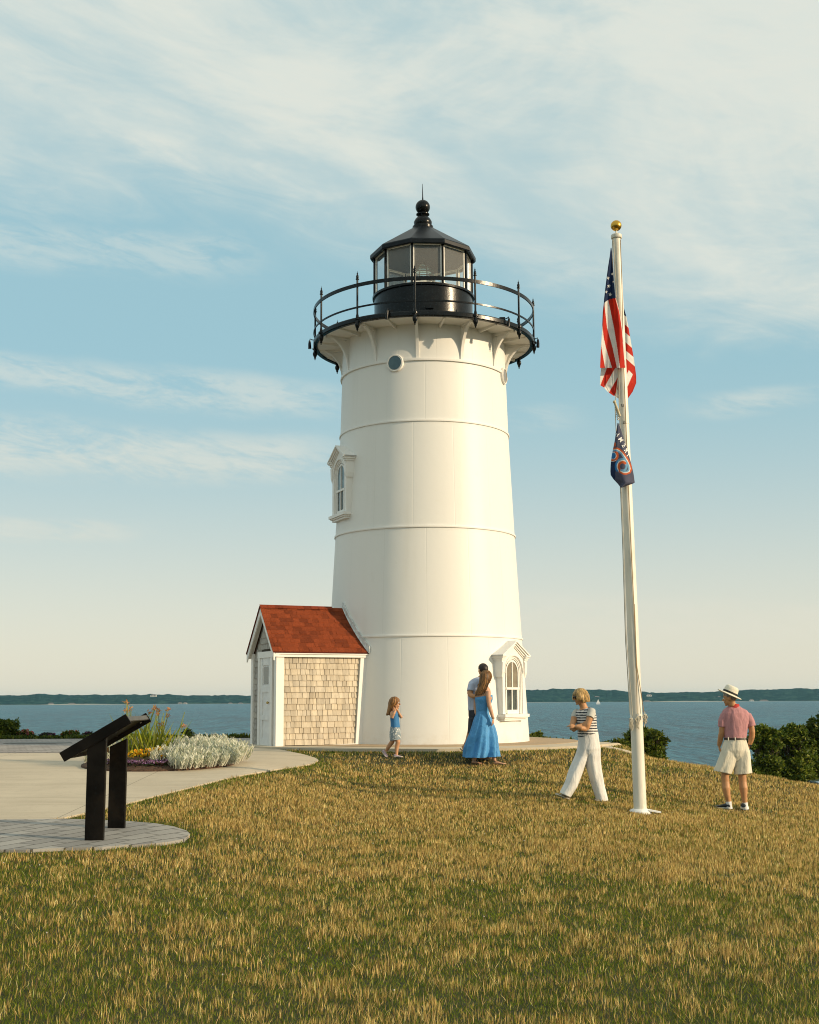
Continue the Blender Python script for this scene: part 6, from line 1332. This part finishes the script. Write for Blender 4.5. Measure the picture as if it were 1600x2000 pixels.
# lilies
def lily(cx, cy, n, h, label, flower=True, seed=1):
    r = random.Random(seed); root = empty('lily_plant', (cx, cy, bedz(cx, cy)), label, 'plant', 'tall yellow-green lilies in the bed'); P = []; D = []; L = []; Wd = []; C = []; B = []; st = MB(); fl_ = []
    for i in range(n):
        a = r.uniform(0, 6.28); rr = r.uniform(0, .14); b0 = Vector((cx + rr * math.cos(a), cy + rr * math.sin(a), bedz(cx, cy))); ln = Vector((math.cos(a) * .22 + .12, math.sin(a) * .2, 1)).normalized()
        for q_ in range(5): 
            a2 = r.uniform(0, 6.28); dd = Vector((math.cos(a2) * .4, math.sin(a2) * .4, 1)).normalized(); P.append(b0); D.append(dd); L.append(r.uniform(.4, .72) * h / .8); Wd.append(.022); C.append((r.uniform(.22, .34), r.uniform(.26, .34), .03)); B.append((dd.x * .12, dd.y * .12, -.05))
        hh = h * r.uniform(.6, 1.0); st.tube([b0, b0 + ln * hh * .5, b0 + ln * hh], [.010, .009, .006], 5)
        if flower and r.random() < .5: fl_.append(b0 + ln * hh)
    st.build('stems', MATS.get('lily_stem') or pm('lily_stem', (.20, .23, .04), .7), root); P, D = np.array([tuple(p) for p in P]), np.array([tuple(d) for d in D]); quads('leaves', P, D, side_of(D), np.array(L), np.array(Wd), np.array(C), M_leaf, root, bend=np.array(B), taper=.1)
    for f in fl_:
        m = 16; PP = np.repeat(np.array([tuple(f)]), m, 0) + RNG.uniform(-.03, .03, (m, 3)); DD = rdir(m); DD[:, 2] = abs(DD[:, 2]) * .8 + .1; quads('blossom', PP, DD, side_of(DD), RNG.uniform(.03, .055, m), RNG.uniform(.012, .02, m), pick(np.array([[.55, .26, .12], [.50, .30, .10], [.48, .20, .10]]), m, .15), M_petal, root, taper=.6)
lily(-4.40, 20.35, 11, .95, 'tall lily with orange blooms right behind the top of the black sign', seed=2); lily(-4.12, 20.45, 11, .80, 'tall yellow-green lily with orange blooms in the middle of the bed', seed=3); lily(-3.95, 20.6, 6, .82, 'thin lily stalks leaning right above the silver plants', seed=5)
def lowflowers(name, label, pts, npl, cols, leafc, h=.10, fs=.022, group=None):
    cx = sum(p[0] for p in pts) / len(pts); cy = sum(p[1] for p in pts) / len(pts); root = empty(name, (cx, cy, bedz(cx, cy)), label, 'flower', group); P = []; 
    for x, y, r in pts:
        m = npl; a = RNG.uniform(0, 6.28, m); rr = r * np.sqrt(RNG.uniform(0, 1, m)); xs_, ys_ = x + rr * np.cos(a), y + rr * np.sin(a); P.append(np.stack([xs_, ys_, np.array([bedz(i, j) for i, j in zip(xs_, ys_)]) + RNG.uniform(.01, h, m)], 1))
    P = np.concatenate(P); n = len(P); D = rdir(n); D[:, 2] = abs(D[:, 2]); quads('leaves', P - np.array([0, 0, .02]), D, side_of(D), np.full(n, .05), np.full(n, .025), pick(np.array(leafc), n), M_leaf, root)
    top = P[P[:, 2] > np.percentile(P[:, 2], 45)]; PP = np.repeat(top, 5, 0) + RNG.uniform(-.006, .006, (len(top) * 5, 3)); DD = rdir(len(PP)); DD[:, 2] = abs(DD[:, 2]) * .7 + .2; DD[:, 1] -= .3; quads('blossom', PP, DD, side_of(DD), np.full(len(PP), fs), np.full(len(PP), fs), pick(np.array(cols), len(PP), .2), M_petal, root, taper=.9)
PUR = [[.30, .16, .36], [.38, .22, .42], [.22, .10, .26], [.42, .28, .42]]
lowflowers('purple_flowers', 'low purple flowers at the front rim of the bed, right of the sign posts', [(-4.05, 19.38, .15), (-3.82, 19.38, .15), (-3.64, 19.45, .13)], 90, PUR, [[.06, .03, .03], [.04, .06, .02]], .09, .020)
lowflowers('purple_flowers', 'low purple flowers seen between the two sign posts', [(-4.32, 19.4, .14), (-4.6, 19.6, .14)], 90, PUR, [[.06, .03, .03], [.04, .06, .02]], .09, .020)
lowflowers('yellow_flowers', 'bright yellow and orange flowers behind the purple ones', [(-4.12, 19.65, .13), (-3.92, 19.8, .13), (-4.28, 19.5, .09)], 34, [[.70, .45, .02], [.75, .32, .02], [.68, .5, .04]], [[.07, .11, .02], [.05, .08, .02]], .22, .034)
lowflowers('red_groundcover', 'dark red low foliage beside the yellow flowers', [(-3.75, 19.8, .2), (-3.85, 19.5, .2), (-4.4, 19.5, .2)], 150, [[.16, .03, .02], [.12, .03, .02]], [[.12, .03, .015], [.08, .04, .02]], .07, .02)

# ================================================================== CAR at the right edge, lower car park
CX, CY = 14.75, 45.5; cz = gz(CX, CY)
car = empty('parked_car', (CX, CY, cz), 'dark blue-grey parked car whose roof shows above the lawn at the right edge', 'car')
M_cp = pm('car_paint', (.10, .16, .19), .25, var=.03, coat=.8, metal=.3); M_cg = pm('car_glass', (.02, .03, .035), .05, spec=.9); M_ty = pm('tyre', (.02, .02, .02), .9); M_rim = pm('rim', (.45, .45, .46), .3, metal=1)
def carring(x, w, zs):  # cross-section at length x: (halfwidth,z) pairs
    return [Vector((CX + x, CY - hw_, cz + z)) for hw_, z in zs] + [Vector((CX + x, CY + hw_, cz + z)) for hw_, z in reversed(zs)]
secs = [(-2.25, [(.70, .35), (.78, .5), (.72, .68), (.6, .72)]), (-2.1, [(.82, .25), (.88, .5), (.85, .78), (.7, .84)]), (-1.3, [(.86, .22), (.91, .5), (.88, .88), (.74, .97)]), (-.95, [(.86, .22), (.91, .5), (.89, .92), (.76, 1.0)]), (1.6, [(.86, .22), (.91, .5), (.89, .96), (.78, 1.02)]), (2.0, [(.85, .25), (.89, .5), (.86, .98), (.74, 1.02)]), (2.2, [(.75, .35), (.8, .55), (.78, .9), (.68, .95)])]
mb = MB(); mb.loft([carring(x, 0, z) for x, z in secs]); mb.build('body', M_cp, car, smooth=40, bevel=.02)
gsec = [(-1.15, .74, .98, .70, .99), (-.45, .74, 1.0, .60, 1.42), (.2, .74, 1.0, .60, 1.49), (1.1, .74, 1.02, .58, 1.46), (1.85, .72, 1.02, .62, 1.04)]
mb = MB(); mb.loft([[Vector((CX + x, CY - a_, cz + b_)), Vector((CX + x, CY - c_, cz + d_)), Vector((CX + x, CY + c_, cz + d_)), Vector((CX + x, CY + a_, cz + b_))] for x, a_, b_, c_, d_ in gsec]); mb.build('window_band', M_cg, car, smooth=30)
mb = MB(); mb.loft([[Vector((CX + x, CY - c_ - .01, cz + d_ - .01)), Vector((CX + x, CY - c_ * .8, cz + d_ + .025)), Vector((CX + x, CY + c_ * .8, cz + d_ + .025)), Vector((CX + x, CY + c_ + .01, cz + d_ - .01))] for x, a_, b_, c_, d_ in gsec[1:4]]); mb.build('roof', M_cp, car, smooth=50)
for x in (-.35, .5, 1.25):
    for s_ in (-1, 1): mb = MB(); mb.tube([Vector((CX + x, CY + s_ * .755, cz + 1.0)), Vector((CX + x * .96, CY + s_ * .615, cz + 1.44))], .03, 6); mb.build('pillar', M_cp, car)
for x in (-1.4, 1.35):
    for s_ in (-1, 1):
        mb = MB(); y_ = CY + s_ * .82; pr = [(.2, -.1), (.31, -.1), (.33, -.06), (.33, .06), (.31, .1), (.2, .1)]
        mb.loft([[Vector((CX + x + r_ * math.cos(a), y_ + w_, cz + .33 + r_ * math.sin(a))) for a in np.linspace(0, 2 * math.pi, 28, endpoint=False)] for r_, w_ in pr], cap=True); wh = mb.build('wheel', M_ty, car, smooth=40)
        mb = MB(); mb.loft([[Vector((CX + x + r_ * math.cos(a), y_ + s_ * w_, cz + .33 + r_ * math.sin(a))) for a in np.linspace(0, 2 * math.pi, 20, endpoint=False)] for r_, w_ in ((.2, .06), (.2, .105), (.05, .115))], cap=True); mb.build('rim', M_rim, wh, smooth=30)
for s_ in (-.6, .6): mb = MB(); mb.box((CX - 2.17, CY + s_, cz + .62), (.12, .3, .14)); mb.build('headlight', pm('lamp_clear%d' % (s_ > 0), (.7, .7, .7), .1), car, bevel=.02)
sheet('parking', [(9.5, 42), (24, 41), (26, 48.5), (10.5, 49)], pm('asphalt', (.05, .05, .052), .9, bump=.4, bscale=80), .03, 1.0)

# ================================================================== LAWN BLADES
FEET = [tuple(gnd(a_, b_))[:2] for a_, b_ in ((1424, 1583), (1455, 1583), (1105, 1561), (1176, 1566), (926, 1493), (972, 1491), (775, 1480), (752, 1480), (1251, 1590))]
def on_lawn(x, y):
    m = ~inpoly(x, y, PATH) & ~inpoly(x, y, PAVER) & (np.hypot(x - TX, y - TY) > APRON_R + .01) & ~inpoly(x, y, WALK)
    return m
def lawn(nsub, ylo, yhi, dens, wmm, hmm, marg=.6, inner=None):
    """dens blades per square metre between two depths"""
    half = lambda y: .345 * y + marg
    area = (half(ylo) + half(yhi)) * (yhi - ylo); n = int(area * dens * 1.05)
    y = RNG.uniform(ylo, yhi, n); x = RNG.uniform(-1, 1, n) * half(yhi); k = np.abs(x) < half(y)
    if inner is not None: k &= np.abs(x) > .345 * y + inner
    x, y = x[k], y[k]; k = on_lawn(x + RNG.normal(0, .022, len(x)), y + RNG.normal(0, .03, len(x))); x, y = x[k], y[k]
    n = len(x); big = vnoise(x, y, 1.7, 1) * .5 + vnoise(x, y, .6, 2) * .5; tuft = vnoise(x, y, .11, 3) * .6 + vnoise(x, y, .22, 8) * .4; fine_ = vnoise(x, y, .045, 4)
    # closeness to path edges -> greener
    ed = np.full(n, 9.0)
    for poly in (PATH_FRONT, PAVER, circ(TX, TY, APRON_R, 96)):
        pa = np.array(poly)[:, :2]
        seg = zip(pa[:-1], pa[1:])
        for a_, b_ in seg:
            d = b_ - a_; L2 = (d * d).sum() + 1e-9; t = np.clip(((x - a_[0]) * d[0] + (y - a_[1]) * d[1]) / L2, 0, 1); ed = np.minimum(ed, np.hypot(x - a_[0] - t * d[0], y - a_[1] - t * d[1]))
    dry = .18 + sstep((y - 8) / 9) * .29 + (big - .5) * .50 + (tuft - .5) * 1.1 + (fine_ - .5) * .35
    dry = np.clip(dry, .07, .85) * (1 - .93 * np.exp(-(ed / .30) ** 2))
    isdry = RNG.uniform(0, 1, n) < dry
    hh = np.where(isdry, RNG.uniform(.7, 1.35, n), RNG.uniform(.45, 1.0, n)) * hmm * (.7 + .7 * tuft) * np.clip(1.25 - .45 * big * ~isdry, .5, 1.3)
    for ft in FEET: hh = hh * (1 - .6 * np.exp(-(((x - ft[0]) ** 2 + (y - ft[1]) ** 2) / .05)))
    w = wmm * RNG.uniform(.7, 1.3, n); z = ground_z(x, y) - .004
    az_ = RNG.uniform(0, 2 * math.pi, n); lean = np.where(isdry, RNG.uniform(0, 1, n) ** 2 * .75, RNG.uniform(.1, .9, n)); ca = vnoise(x, y, .4, 7) * 6.28
    D = np.stack([np.cos(az_) * lean + .08 * np.cos(ca) + .04, np.sin(az_) * lean + .08 * np.sin(ca), np.ones(n)], 1); D /= np.linalg.norm(D, axis=1)[:, None]
    fa = RNG.uniform(-1.0, 1.0, n); N = np.stack([np.cos(fa), np.sin(fa), np.zeros(n)], 1); bend = np.stack([D[:, 0], D[:, 1], -.25 * np.ones(n)], 1) * (hh * np.where(isdry, .22, .5))[:, None]
    dryp = np.array([[.62, .42, .16], [.50, .33, .11], [.78, .55, .25], [.30, .19, .06], [.50, .37, .14], [.17, .10, .03], [.22, .13, .04], [.40, .30, .09]]); grp = np.array([[.115, .170, .008], [.070, .115, .005], [.17, .21, .012], [.040, .070, .003], [.24, .22, .03], [.10, .10, .02]])
    C = np.where(isdry[:, None], pick(dryp, n, .2), pick(grp, n, .2)); C = np.clip(C * 1.12 * (.75 + .5 * fine_[:, None]), 0, .9)
    return np.stack([x, y, z], 1), D, N, hh, w, C, bend
parts = [lawn(0, 4.6, 7.5, 8200, .0025, .039), lawn(0, 7.5, 10.5, 6400, .0031, .039), lawn(0, 10.5, 14.5, 4400, .0041, .040), lawn(0, 14.5, 19, 2900, .0056, .040), lawn(0, 19, 26.5, 1900, .008, .040, 1.0), lawn(0, 2.5, 13, 800, .008, .042, 5.0, .55), lawn(0, 13, 25, 600, .010, .042, 5.0, .6)]
P, D, N, hh, w, C, bd = [np.concatenate([p[i] for p in parts]) for i in range(7)]
k = (P[:, 2] > -1.2); P, D, N, hh, w, C, bd = P[k], D[k], N[k], hh[k], w[k], C[k], bd[k]
print('blades', len(P))
quads('grass', P, D, N, hh, w, C, M_blade, kind='stuff', taper=.12, bend=bd)
# small clover heads
n = 120; x = RNG.uniform(-5, 6, n); y = RNG.uniform(6.5, 20, n); k = on_lawn(x, y); x, y = x[k], y[k]; mb = MB()
for a_, b_ in zip(x, y): mb.sphere((a_, b_, gz(a_, b_) + .035), .005, seg=5, rings=4)
o = mb.build('clover_blooms', pm('clover', (.6, .56, .5), .8)); o['kind'] = 'stuff'
